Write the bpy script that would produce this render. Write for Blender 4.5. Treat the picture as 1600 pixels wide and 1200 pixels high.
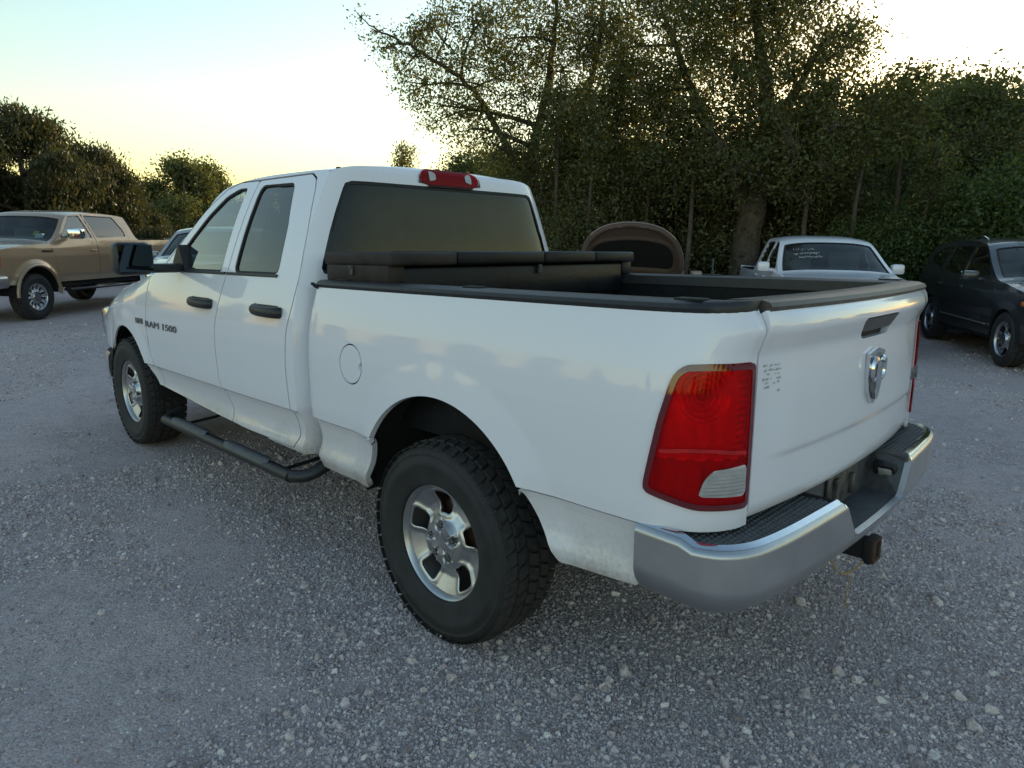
import bpy, bmesh, math, random
import numpy as np
from math import sin, cos, pi, radians, sqrt, atan2, degrees
from mathutils import Matrix, Vector
for o in list(bpy.data.objects): bpy.data.objects.remove(o)
SC = bpy.context.scene
COL = SC.collection
random.seed(7); RNG = np.random.default_rng(7)

# ------------------------------------------------------------------ camera
CP = np.array([-1.91007172, 2.54896176, 1.55811087])
CR = np.array([-0.7129611, -0.70099939, 0.01692104])
CU = np.array([0.15819951, -0.13729605, 0.97781527])
CF = np.array([0.68312472, -0.69982116, -0.20878451])
CK = 1067.745
RAKE = math.atan(.086/3.569)
cam = bpy.data.cameras.new('camera'); camo = bpy.data.objects.new('camera', cam); COL.objects.link(camo)
cam.sensor_width = 36; cam.sensor_fit = 'HORIZONTAL'; cam.lens = CK/1600*36
cam.clip_start = .05; cam.clip_end = 3000
camo.matrix_world = Matrix(((CR[0],CU[0],-CF[0],CP[0]),(CR[1],CU[1],-CF[1],CP[1]),(CR[2],CU[2],-CF[2],CP[2]),(0,0,0,1)))
SC.camera = camo
def ray(px, py): return CF + CR*(px-800)/CK + CU*(600-py)/CK
def at(px, py, dist):
    d = ray(px, py); return CP + d*dist/math.hypot(d[0], d[1])
def ground(px, dist):
    p = at(px, 375, dist); return np.array([p[0], p[1], 0.0])

# ------------------------------------------------------------------ light
SUN_AZ, SUN_EL = radians(-70.2), radians(7.5)
W = bpy.data.worlds.new('World'); SC.world = W; W.use_nodes = True
nt = W.node_tree; bg = nt.nodes['Background']
sky = nt.nodes.new('ShaderNodeTexSky'); sky.sky_type = 'NISHITA'; sky.sun_disc = False
sky.sun_elevation = SUN_EL; sky.sun_rotation = pi/2 - SUN_AZ
sky.altitude = 0; sky.air_density = 1.45; sky.dust_density = .4; sky.ozone_density = 1.9
nt.links.new(sky.outputs[0], bg.inputs[0]); bg.inputs[1].default_value = .15
sl = bpy.data.lights.new('sun', 'SUN'); sl.energy = 2.0; sl.angle = radians(.5); sl.color = (1, .78, .5)
so = bpy.data.objects.new('sun', sl); COL.objects.link(so)
sd_ = Vector((cos(SUN_EL)*cos(SUN_AZ), cos(SUN_EL)*sin(SUN_AZ), sin(SUN_EL)))
so.rotation_euler = sd_.to_track_quat('Z', 'Y').to_euler(); so.location = (0, 0, 30)
SC.view_settings.view_transform = 'Standard'; SC.view_settings.look = 'None'
SC.view_settings.exposure = 1.27; SC.view_settings.gamma = 1
SC.render.engine = 'CYCLES'
SC.cycles.max_bounces = 8; SC.cycles.transparent_max_bounces = 12

# ------------------------------------------------------------------ materials
MATS = {}
def nodes(name):
    m = bpy.data.materials.new(name); m.use_nodes = True
    t = m.node_tree; return m, t, t.nodes['Principled BSDF']
def N(t, kind, **kw):
    n = t.nodes.new(kind)
    for k, v in kw.items():
        if k in n.inputs: n.inputs[k].default_value = v
        else: setattr(n, k, v)
    return n
def ramp(t, fac, stops):
    r = t.nodes.new('ShaderNodeValToRGB'); t.links.new(fac, r.inputs[0])
    e = r.color_ramp.elements
    while len(e) < len(stops): e.new(.5)
    for q, (p, c) in zip(e, stops): q.position = p; q.color = (*c, 1) if len(c) == 3 else c
    return r
def mixc(t, fac, a, b):
    m = t.nodes.new('ShaderNodeMix'); m.data_type = 'RGBA'
    for i, v in ((0, fac), (6, a), (7, b)):
        if hasattr(v, 'is_linked'): t.links.new(v, m.inputs[i])
        elif i: m.inputs[i].default_value = (*v, 1)
        else: m.inputs[i].default_value = v
    return m.outputs[2]
def mth(t, op, a, b=None):
    m = t.nodes.new('ShaderNodeMath'); m.operation = op
    for i, v in ((0, a), (1, b)):
        if v is None: continue
        if hasattr(v, 'is_linked'): t.links.new(v, m.inputs[i])
        else: m.inputs[i].default_value = v
    return m.outputs[0]
def bump(t, p, h, strength, dist):
    b = N(t, 'ShaderNodeBump', Strength=strength, Distance=dist); t.links.new(h, b.inputs['Height']); t.links.new(b.outputs[0], p.inputs['Normal']); return b
def plain(name, col, rough=.5, metal=0, coat=0, spec=.5, var=.12, scale=30, bmp=0, bscale=200):
    if name in MATS: return MATS[name]
    m, t, p = nodes(name)
    tc = N(t, 'ShaderNodeTexCoord')
    n = N(t, 'ShaderNodeTexNoise', Scale=scale, Detail=4); t.links.new(tc.outputs['Object'], n.inputs['Vector'])
    a = [c*(1-var) for c in col]; b = [min(1, c*(1+var)) for c in col]
    r = ramp(t, n.outputs[0], [(.3, a), (.7, b)]); t.links.new(r.outputs[0], p.inputs['Base Color'])
    rr = mth(t, 'MULTIPLY_ADD', n.outputs[0], .25*rough); t.nodes[-1].inputs[2].default_value = rough*.87; t.links.new(rr, p.inputs['Roughness'])
    p.inputs['Metallic'].default_value = metal; p.inputs['Coat Weight'].default_value = coat; p.inputs['Coat Roughness'].default_value = .05
    p.inputs['Specular IOR Level'].default_value = spec
    if bmp:
        n2 = N(t, 'ShaderNodeTexNoise', Scale=bscale, Detail=3); t.links.new(tc.outputs['Object'], n2.inputs['Vector']); bump(t, p, n2.outputs[0], bmp, .004)
    MATS[name] = m; return m
def paint(name, col, flake=0, dirt=.0, dcol=(.33, .27, .2), rough=.4, zlo=.45, zhi=.85):
    """clear-coated car paint with road dirt thrown up on the lower panels"""
    m, t, p = nodes(name)
    tc = N(t, 'ShaderNodeTexCoord')
    n = N(t, 'ShaderNodeTexNoise', Scale=3.5, Detail=6, Roughness=.65); t.links.new(tc.outputs['Object'], n.inputs['Vector'])
    n2 = N(t, 'ShaderNodeTexNoise', Scale=60, Detail=4, Roughness=.7); t.links.new(tc.outputs['Object'], n2.inputs['Vector'])
    sx = N(t, 'ShaderNodeSeparateXYZ'); t.links.new(tc.outputs['Object'], sx.inputs[0])
    mr = N(t, 'ShaderNodeMapRange'); t.links.new(sx.outputs[2], mr.inputs[0])
    mr.inputs[1].default_value = zhi; mr.inputs[2].default_value = zlo
    h = mth(t, 'POWER', mr.outputs[0], 1.6)
    s = mth(t, 'MULTIPLY', n.outputs[0], n2.outputs[0]); s = mth(t, 'MULTIPLY', s, 3.2)
    f = mth(t, 'MULTIPLY', h, s); f = mth(t, 'MULTIPLY', f, dirt)
    v = N(t, 'ShaderNodeTexVoronoi', Scale=26); t.links.new(tc.outputs['Object'], v.inputs['Vector'])
    sp = ramp(t, v.outputs['Distance'], [(.03, (1, 1, 1)), (.055, (0, 0, 0))])
    spn = mth(t, 'GREATER_THAN', n.outputs[0], .60); sp2 = mth(t, 'MULTIPLY', sp.outputs[0], spn); sp2 = mth(t, 'MULTIPLY', sp2, min(.6, dirt*1.2))
    f = mth(t, 'MAXIMUM', f, sp2)
    f2 = N(t, 'ShaderNodeClamp'); t.links.new(f, f2.inputs[0])
    t.links.new(mixc(t, f2.outputs[0], col, dcol), p.inputs['Base Color'])
    p.inputs['Metallic'].default_value = flake; p.inputs['Roughness'].default_value = rough
    cw = mth(t, 'SUBTRACT', 1.0, f2.outputs[0]); t.links.new(cw, p.inputs['Coat Weight'])
    cr = mth(t, 'MULTIPLY_ADD', n2.outputs[0], .05); t.nodes[-1].inputs[2].default_value = .015; t.links.new(cr, p.inputs['Coat Roughness'])
    n3 = N(t, 'ShaderNodeTexNoise', Scale=1.7, Detail=1); t.links.new(tc.outputs['Object'], n3.inputs['Vector']); bump(t, p, n3.outputs[0], .02, .02)
    MATS[name] = m; return m
def thin_fresnel(t, ior):
    fr = N(t, 'ShaderNodeFresnel'); g = N(t, 'ShaderNodeNewGeometry'); q = mth(t, 'MULTIPLY_ADD', g.outputs['Backfacing'], 1/ior-ior); t.nodes[-1].inputs[2].default_value = ior
    t.links.new(q, fr.inputs['IOR']); return fr
def glass(name, tint, refl=1.0, ior=1.5):
    m = bpy.data.materials.new(name); m.use_nodes = True; t = m.node_tree
    for n in list(t.nodes): t.nodes.remove(n)
    out = N(t, 'ShaderNodeOutputMaterial'); tr = N(t, 'ShaderNodeBsdfTransparent'); tr.inputs[0].default_value = (*tint, 1)
    gl = N(t, 'ShaderNodeBsdfGlossy'); gl.inputs['Roughness'].default_value = .01
    fr = thin_fresnel(t, ior); k = mth(t, 'MULTIPLY', fr.outputs[0], refl)
    geo = N(t, 'ShaderNodeTexCoord'); n = N(t, 'ShaderNodeTexNoise', Scale=9, Detail=5); t.links.new(geo.outputs['Object'], n.inputs['Vector'])
    df = N(t, 'ShaderNodeBsdfDiffuse'); df.inputs[0].default_value = (.45, .43, .4, 1)
    dm = mth(t, 'MULTIPLY', n.outputs[0], .05)
    mx0 = N(t, 'ShaderNodeMixShader'); t.links.new(dm, mx0.inputs[0]); t.links.new(tr.outputs[0], mx0.inputs[1]); t.links.new(df.outputs[0], mx0.inputs[2])
    mx = N(t, 'ShaderNodeMixShader'); t.links.new(k, mx.inputs[0]); t.links.new(mx0.outputs[0], mx.inputs[1]); t.links.new(gl.outputs[0], mx.inputs[2])
    t.links.new(mx.outputs[0], out.inputs[0]); MATS[name] = m; return m

white = paint('white_paint', (.82, .81, .88), dirt=.95, zlo=.46, zhi=.80)
white2 = paint('white_paint_plain', (.80, .78, .84), dirt=.25)
tan = paint('tan_metallic_paint', (.37, .25, .16), flake=.3, dirt=.5, rough=.42)
tanlow = paint('pale_tan_paint', (.38, .28, .195), flake=.25, dirt=.5, rough=.45)
black_paint = paint('black_grey_paint', (.030, .032, .038), flake=.25, dirt=.15, dcol=(.12, .11, .1))
brown_paint = paint('brown_paint', (.20, .14, .11), flake=.4, dirt=.3)
grey_paint = paint('silver_grey_paint', (.22, .23, .25), flake=.6, dirt=.3)
g_clear = glass('clear_glass', (.60, .70, .68), 2.4)
g_tint = glass('tinted_glass', (.10, .115, .135), 1.9)
g_rear = glass('dark_rear_glass', (.12, .14, .185), 1.1)
g_screen = glass('windshield_glass', (.40, .49, .49), 1.15)
m_rubber = plain('black_rubber', (.018, .018, .019), .75, var=.25)
m_tyre = plain('tyre_rubber', (.022, .022, .024), .72, var=.35, scale=12, bmp=.15, bscale=90)
m_tread = plain('tread_rubber', (.032, .030, .029), .85, var=.4, scale=40, bmp=.3, bscale=120)
m_plastic = plain('black_plastic', (.022, .022, .024), .45, var=.2, bmp=.12, bscale=300)
m_gplastic = plain('grey_step_plastic', (.085, .086, .092), .55, var=.2, bmp=.2, bscale=200)
m_cap = plain('sunset_tinted_plastic', (.075, .062, .055), .42, var=.25, bmp=.2, bscale=160)  # brownish tint puts the reflected sunset into the cap colour
m_liner = plain('bed_liner', (.008, .009, .011), .5, spec=.25, var=.3, bmp=.4, bscale=140)
m_chrome = plain('dull_chrome', (.52, .52, .53), .36, metal=.9, var=.1, scale=7)
m_bchrome = plain('bright_chrome', (.75, .76, .78), .09, metal=1, var=.05)
m_wheel = plain('polished_wheel', (.55, .55, .56), .38, metal=1, var=.15, scale=14)
m_alloy = plain('alloy_wheel', (.55, .55, .57), .28, metal=1, var=.1)
m_rust = plain('rusty_steel', (.085, .045, .03), .85, metal=.3, var=.5, scale=25, bmp=.4)
m_steel = plain('weathered_steel', (.13, .125, .12), .55, metal=.7, var=.45, scale=20, bmp=.2)
m_under = plain('underbody_black', (.012, .012, .012), .9, var=.4)
m_inner = plain('seam_black', (.012, .012, .013), .8)
m_seat = plain('grey_seat_cloth', (.16, .16, .165), .9, var=.15, bmp=.3)
m_dash = plain('dash_plastic', (.05, .05, .052), .7)
m_orange = plain('orange_lens', (.55, .13, .03), .15, coat=1, var=.1)
m_lamp = plain('lamp_reflector', (.7, .7, .72), .15, metal=1, var=.1, scale=60)
m_badge = plain('badge_grey', (.17, .175, .18), .3, metal=.5)
m_decal = plain('worn_decal', (.42, .44, .47), .6, var=.3, scale=300)
m_chalk = plain('white_marker', (.6, .62, .63), .8)
m_paper = plain('white_paper', (.75, .75, .72), .8)
m_yellow = plain('yellow_tag', (.55, .5, .05), .8)
m_box = plain('toolbox_black', (.009, .010, .013), .42, spec=.25, var=.35, scale=9, bmp=.25, bscale=60)
m_boxbrown = plain('toolbox_brown', (.034, .027, .026), .62, spec=.25, var=.35, scale=9, bmp=.35, bscale=60)  # browner and lighter than the box black, for one end only
m_straw = plain('dry_straw', (.32, .22, .09), .9)
m_lensred = None
def redlens():
    m = bpy.data.materials.new('red_lens'); m.use_nodes = True; t = m.node_tree
    for n in list(t.nodes): t.nodes.remove(n)
    out = N(t, 'ShaderNodeOutputMaterial'); tr = N(t, 'ShaderNodeBsdfTransparent'); tr.inputs[0].default_value = (.85, .022, .028, 1)
    df = N(t, 'ShaderNodeBsdfDiffuse'); df.inputs[0].default_value = (.62, .01, .016, 1)
    gl = N(t, 'ShaderNodeBsdfGlossy'); gl.inputs['Roughness'].default_value = .04
    fr = thin_fresnel(t, 1.4)
    a = N(t, 'ShaderNodeMixShader'); a.inputs[0].default_value = .16; t.links.new(tr.outputs[0], a.inputs[1]); t.links.new(df.outputs[0], a.inputs[2])
    b = N(t, 'ShaderNodeMixShader'); t.links.new(mth(t, 'MULTIPLY', fr.outputs[0], .5), b.inputs[0]); t.links.new(a.outputs[0], b.inputs[1]); t.links.new(gl.outputs[0], b.inputs[2])
    t.links.new(b.outputs[0], out.inputs[0]); MATS['red_lens'] = m; return m
m_lensred = redlens()
m_lensdark = plain('dark_red_lens', (.12, .004, .008), .1, coat=1, var=.1)
m_lenswhite = plain('clear_lens', (.40, .38, .39), .12, coat=1, var=.1)

# ------------------------------------------------------------------ mesh helpers
def islands(V, F):
    par = list(range(len(V)))
    def find(a):
        while par[a] != a: par[a] = par[par[a]]; a = par[a]
        return a
    for q in F:
        r = find(q[0])
        for i in q[1:]: par[find(i)] = r
    g = {}
    for q in F: g.setdefault(find(q[0]), []).append(q)
    out = []
    for fs in g.values():
        u = sorted({i for q in fs for i in q}); mp = {i: j for j, i in enumerate(u)}; out.append(([tuple(V[i][:3]) for i in u], [tuple(mp[i] for i in q) for q in fs]))
    return sorted(out, key=lambda m: -len(m[1]))
def obj(name, V, F, mat, parent=None, smooth=True, angle=38):
    me = bpy.data.meshes.new(name); me.from_pydata([tuple(v[:3]) for v in V], [], [tuple(f) for f in F])
    if smooth:
        me.polygons.foreach_set('use_smooth', [True]*len(me.polygons)); me.set_sharp_from_angle(angle=radians(angle))
    me.materials.append(mat); me.update()
    o = bpy.data.objects.new(name, me); COL.objects.link(o)
    if parent is not None: o.parent = parent
    return o
def thing(name, label, cat, loc=(0,0,0), rz=0, ry=0, group=None):
    o = bpy.data.objects.new(name, None); COL.objects.link(o); o.location = loc; o.rotation_euler = (0, ry, rz)
    o.empty_display_size = .2
    return tag(o, label, cat, group)
def tag(o, label, cat, group=None):
    o['label'] = label; o['category'] = cat
    if group: o['group'] = group
    return o
def merge(*parts):
    V = []; F = []
    for v, f in parts:
        k = len(V); V += [tuple(p[:3]) for p in v]; F += [tuple(i+k for i in q) for q in f]
    return V, F
def xf(m, M): return [tuple(M @ Vector(p[:3])) for p in m[0]], m[1]
def mir(m): return [(p[0], -p[1], p[2]) for p in m[0]], [tuple(reversed(f)) for f in m[1]]
def box(c, s, bev=0, seg=2):
    bm = bmesh.new(); bmesh.ops.create_cube(bm, size=1)
    for v in bm.verts: v.co = Vector((v.co.x*s[0], v.co.y*s[1], v.co.z*s[2]))
    if bev: bmesh.ops.bevel(bm, geom=bm.edges[:], offset=bev, segments=seg, profile=.5, affect='EDGES')
    V = [(v.co.x+c[0], v.co.y+c[1], v.co.z+c[2]) for v in bm.verts]; bm.verts.index_update()
    F = [tuple(v.index for v in f.verts) for f in bm.faces]; bm.free(); return V, F
def tube(path, rad, n=10, cap=True, flat=None):
    P = [Vector(p) for p in path]; V = []; F = []
    rad = rad if hasattr(rad, '__len__') else [rad]*len(P)
    up = None
    for i, p in enumerate(P):
        d = (P[min(i+1, len(P)-1)]-P[max(i-1, 0)]).normalized()
        if up is None: up = d.orthogonal().normalized()
        up = (up - d*up.dot(d)); up = up.normalized() if up.length > 1e-6 else d.orthogonal().normalized()
        s = d.cross(up)
        for k in range(n):
            a = 2*pi*k/n; V.append(tuple(p+(up*cos(a)+s*sin(a))*rad[i]))
    for i in range(len(P)-1):
        for k in range(n):
            a = i*n+k; b = i*n+(k+1) % n; F.append((a, b, b+n, a+n))
    if cap: F.append(tuple(range(n-1, -1, -1))); F.append(tuple((len(P)-1)*n+k for k in range(n)))
    return V, F
def lathe(prof, n=64, closed=False):   # prof of (r, y), axis y
    V = []; F = []; m = len(prof)
    for k in range(n):
        a = 2*pi*k/n
        for r, y in prof: V.append((r*cos(a), y, r*sin(a)))
    for k in range(n):
        for j in range(m-1 if not closed else m):
            a = k*m+j; b = k*m+(j+1) % m; c = ((k+1) % n)*m+(j+1) % m; d = ((k+1) % n)*m+j
            F.append((a, d, c, b))
    return V, F
def prism(poly, y0, y1):  # polygon in (x,z), extruded in y
    n = len(poly); V = [(x, y0, z) for x, z in poly]+[(x, y1, z) for x, z in poly]
    F = [tuple(range(n)), tuple(range(2*n-1, n-1, -1))]+[(i, i+n, (i+1) % n+n, (i+1) % n) for i in range(n)]
    return V, F
def grid(us, vs, fn):
    U, Vv = np.meshgrid(us, vs, indexing='ij'); X = fn(U.ravel(), Vv.ravel())
    nu, nv = len(us), len(vs); V = np.column_stack([X[0], X[1], X[2], U.ravel(), Vv.ravel()])
    i = (np.arange(nu-1)[:, None]*nv+np.arange(nv-1)[None, :]).ravel()
    F = np.column_stack([i, i+nv, i+nv+1, i+1]); return V, F
def sdpoly(P, Q):   # signed distance to polygon Q, + inside; P (n,2)
    Q = np.asarray(Q, float); A = Q; B = np.roll(Q, -1, 0)
    best = np.full(len(P), 1e9); ins = np.zeros(len(P), bool)
    for a, b in zip(A, B):
        d = b-a; w = P-a; t = np.clip((w@d)/max(d@d, 1e-12), 0, 1); e = w-t[:, None]*d
        best = np.minimum(best, (e**2).sum(1))
        c = ((a[1] <= P[:, 1]) & (b[1] > P[:, 1])) | ((b[1] <= P[:, 1]) & (a[1] > P[:, 1]))
        if abs(d[1]) > 1e-12: ins ^= c & (P[:, 0] < a[0]+(P[:, 1]-a[1])*d[0]/d[1])
    return np.where(ins, 1, -1)*np.sqrt(best)
def rpoly(Q, r, n=5):   # round a polygon's corners
    Q = [np.array(q, float) for q in Q]; out = []
    for i, q in enumerate(Q):
        a = Q[i-1]; b = Q[(i+1) % len(Q)]
        la = min(r, .45*np.linalg.norm(a-q)); lb = min(r, .45*np.linalg.norm(b-q))
        p0 = q+(a-q)/np.linalg.norm(a-q)*la; p1 = q+(b-q)/np.linalg.norm(b-q)*lb
        for k in range(n+1):
            t = k/n; out.append(tuple((1-t)**2*p0+2*t*(1-t)*q+t*t*p1))
    return out
def clip(V, F, f):   # keep f >= 0
    d = f(V); pos = d >= 0
    F = [tuple(q) for q in F]
    allp = [pos[list(q)].all() for q in F]; 
    new = []; Vl = list(V); cache = {}
    for q, k in zip(F, allp):
        if k: new.append(q); continue
        if not any(pos[i] for i in q): continue
        r = []
        for a, b in zip(q, q[1:]+q[:1]):
            if pos[a]: r.append(a)
            if pos[a] != pos[b]:
                key = (a, b) if a < b else (b, a)
                if key not in cache:
                    t = d[a]/(d[a]-d[b]); cache[key] = len(Vl); Vl.append(V[a]+(V[b]-V[a])*t)
                r.append(cache[key])
        if len(r) > 2: new.append(tuple(r))
    used = sorted({i for q in new for i in q}); mp = {i: j for j, i in enumerate(used)}
    return np.array([Vl[i] for i in used]) if used else np.zeros((0, 5)), [tuple(mp[i] for i in q) for q in new]
def normals(V, F):
    n = np.zeros((len(V), 3)); P = V[:, :3]
    for q in F:
        a = P[q[0]]; m = np.zeros(3)
        for i in range(1, len(q)-1): m += np.cross(P[q[i]]-a, P[q[i+1]]-a)
        for i in q: n[i] += m
    l = np.linalg.norm(n, axis=1); return n/np.maximum(l, 1e-9)[:, None]
def flange(V, F, t):   # turn the open border inwards so a panel has a thickness
    if len(V) == 0: return V, F
    n = normals(V, F); cnt = {}
    for q in F:
        for a, b in zip(q, q[1:]+q[:1]): cnt[(a, b)] = 1
    bd = [(a, b) for a, b in cnt if (b, a) not in cnt]
    ids = sorted({i for e in bd for i in e}); mp = {i: len(V)+j for j, i in enumerate(ids)}
    ext = V[ids].copy(); ext[:, :3] -= n[ids]*t
    return np.vstack([V, ext]), list(F)+[(b, a, mp[a], mp[b]) for a, b in bd]
def offset(V, F, t):
    n = normals(V, F); W_ = V.copy(); W_[:, :3] += n*t; return W_, F
def interp(x, xs, ys): return np.interp(x, xs, ys)
def smooth_curve(pts, n=12):
    """Catmull-Rom through pts"""
    P = [np.array(p, float) for p in pts]; P = [2*P[0]-P[1]]+P+[2*P[-1]-P[-2]]; out = []
    for i in range(1, len(P)-2):
        for k in range(n):
            t = k/n; a, b, c, d = P[i-1:i+3]
            out.append(.5*((2*b)+(c-a)*t+(2*a-5*b+4*c-d)*t*t+(3*b-a-3*c+d)*t**3))
    out.append(P[-2]); return np.array(out)
def resample(C, step):
    s = np.concatenate([[0], np.cumsum(np.linalg.norm(np.diff(C, axis=0), axis=1))]); n = max(2, int(s[-1]/step)+1)
    q = np.linspace(0, s[-1], n); return q, np.column_stack([np.interp(q, s, C[:, k]) for k in range(C.shape[1])])
def text_mesh(s, size, depth=.004):
    c = bpy.data.curves.new('t', 'FONT'); c.body = s; c.size = size; c.extrude = depth/2; c.align_x = 'CENTER'; c.align_y = 'CENTER'; c.resolution_u = 3
    o = bpy.data.objects.new('t', c); COL.objects.link(o); dg = bpy.context.evaluated_depsgraph_get(); dg.update()
    me = bpy.data.meshes.new_from_object(o.evaluated_get(dg)); V = [tuple(v.co) for v in me.vertices]; F = [tuple(p.vertices) for p in me.polygons]
    bpy.data.objects.remove(o); bpy.data.meshes.remove(me); return V, F
# ------------------------------------------------------------------ vehicle building blocks
def strip_base(ctrl, n=8):
    """profile of (x, z, inset) control points, front bottom over the roof to rear bottom"""
    C = smooth_curve(ctrl, n); s = np.concatenate([[0], np.cumsum(np.linalg.norm(np.diff(C[:, :2], axis=0), axis=1))])
    T = np.gradient(C[:, :2], axis=0); T /= np.linalg.norm(T, axis=1)[:, None]; Nn = np.column_stack([T[:, 1], -T[:, 0]])
    inset = C[:, :2]-Nn*C[:, 2:3]
    return dict(C=C, s=s, N=Nn, inset=inset, n=n, sc=[s[min(i*n, len(s)-1)] for i in range(len(ctrl))])
def strip_mesh(B, yside, s0, s1, step=.03, p=3.2):
    P_ = p
    n = max(3, int((s1-s0)/step)+1); S = np.linspace(s0, s1, n)
    vv = np.concatenate([-1+.5*(np.linspace(0, 1, 14)[:-1])**1.5, np.linspace(-.5, .5, 11), 1-.5*(np.linspace(1, 0, 14)[1:])**1.5])
    ci = lambda q, A: np.interp(q, B['s'], A)
    def fn(U, Vv):
        x = ci(U, B['C'][:, 0]); z = ci(U, B['C'][:, 1]); nx = ci(U, B['N'][:, 0]); nz = ci(U, B['N'][:, 1]); d = ci(U, B['C'][:, 2])
        ix = ci(U, B['inset'][:, 0]); iz = ci(U, B['inset'][:, 1]); w = yside(ix, iz)
        k = np.abs(Vv)**p
        return x-nx*d*k, w*Vv, z-nz*d*k
    V, F = grid(S, vv, fn); return V, [tuple(reversed(q)) for q in F]
def strip_w(B, yside, s): return yside(np.interp(s, B['s'], B['inset'][:, 0]), np.interp(s, B['s'], B['inset'][:, 1]))
def side_grid(x0, x1, z0, z1, yside, hx=.016, hz=.014, zs=None):
    us = np.linspace(x0, x1, int((x1-x0)/hx)+1); vs = zs if zs is not None else np.linspace(z0, z1, int((z1-z0)/hz)+1)
    V, F = grid(us, vs, lambda U, Vv: (U, yside(U, Vv), Vv))
    return V, [tuple(reversed(q)) for q in F]       # outward +y
def arch(cx, cz, r, flare=None):
    def f(P):
        d = np.hypot(P[:, 0]-cx, P[:, 1]-cz)-r
        d = np.minimum(d, np.where(P[:, 1] < cz, np.abs(P[:, 0]-cx)-r, 1e3))
        if flare is not None: d = np.minimum(d, -sdpoly(P, flare))
        return d
    return f
def both(name, mesh, mat, parent, angle=38, sides=(1, -1), split=False):
    if split:
        ms = islands(*mesh); return [both(name, m, mat, parent, angle, sides) for m in ms if len(m[1]) > 3]
    out = []
    for s in sides:
        V, F = mesh if s == 1 else mir(mesh)
        p = parent[0 if s == 1 else 1] if isinstance(parent, (list, tuple)) else parent
        out.append(obj(name, V, F, mat, p, angle=angle))
    return out
def panes(name, base, poly, mat, parent, seal=.012, sides=(1, -1)):
    f = lambda V: sdpoly(V[:, :2] if False else V[:, [0, 2]], poly)
    g = clip(*base, lambda V: f(V)+.012); g = offset(*g, -.012)
    o = both(name, g, mat, parent, sides=sides)
    r = clip(*base, lambda V: np.minimum(f(V)+.006, seal-f(V))); r = flange(*offset(*r, -.004), .012)
    both('window_seal', r, m_rubber, o, sides=sides)
    return o
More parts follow.
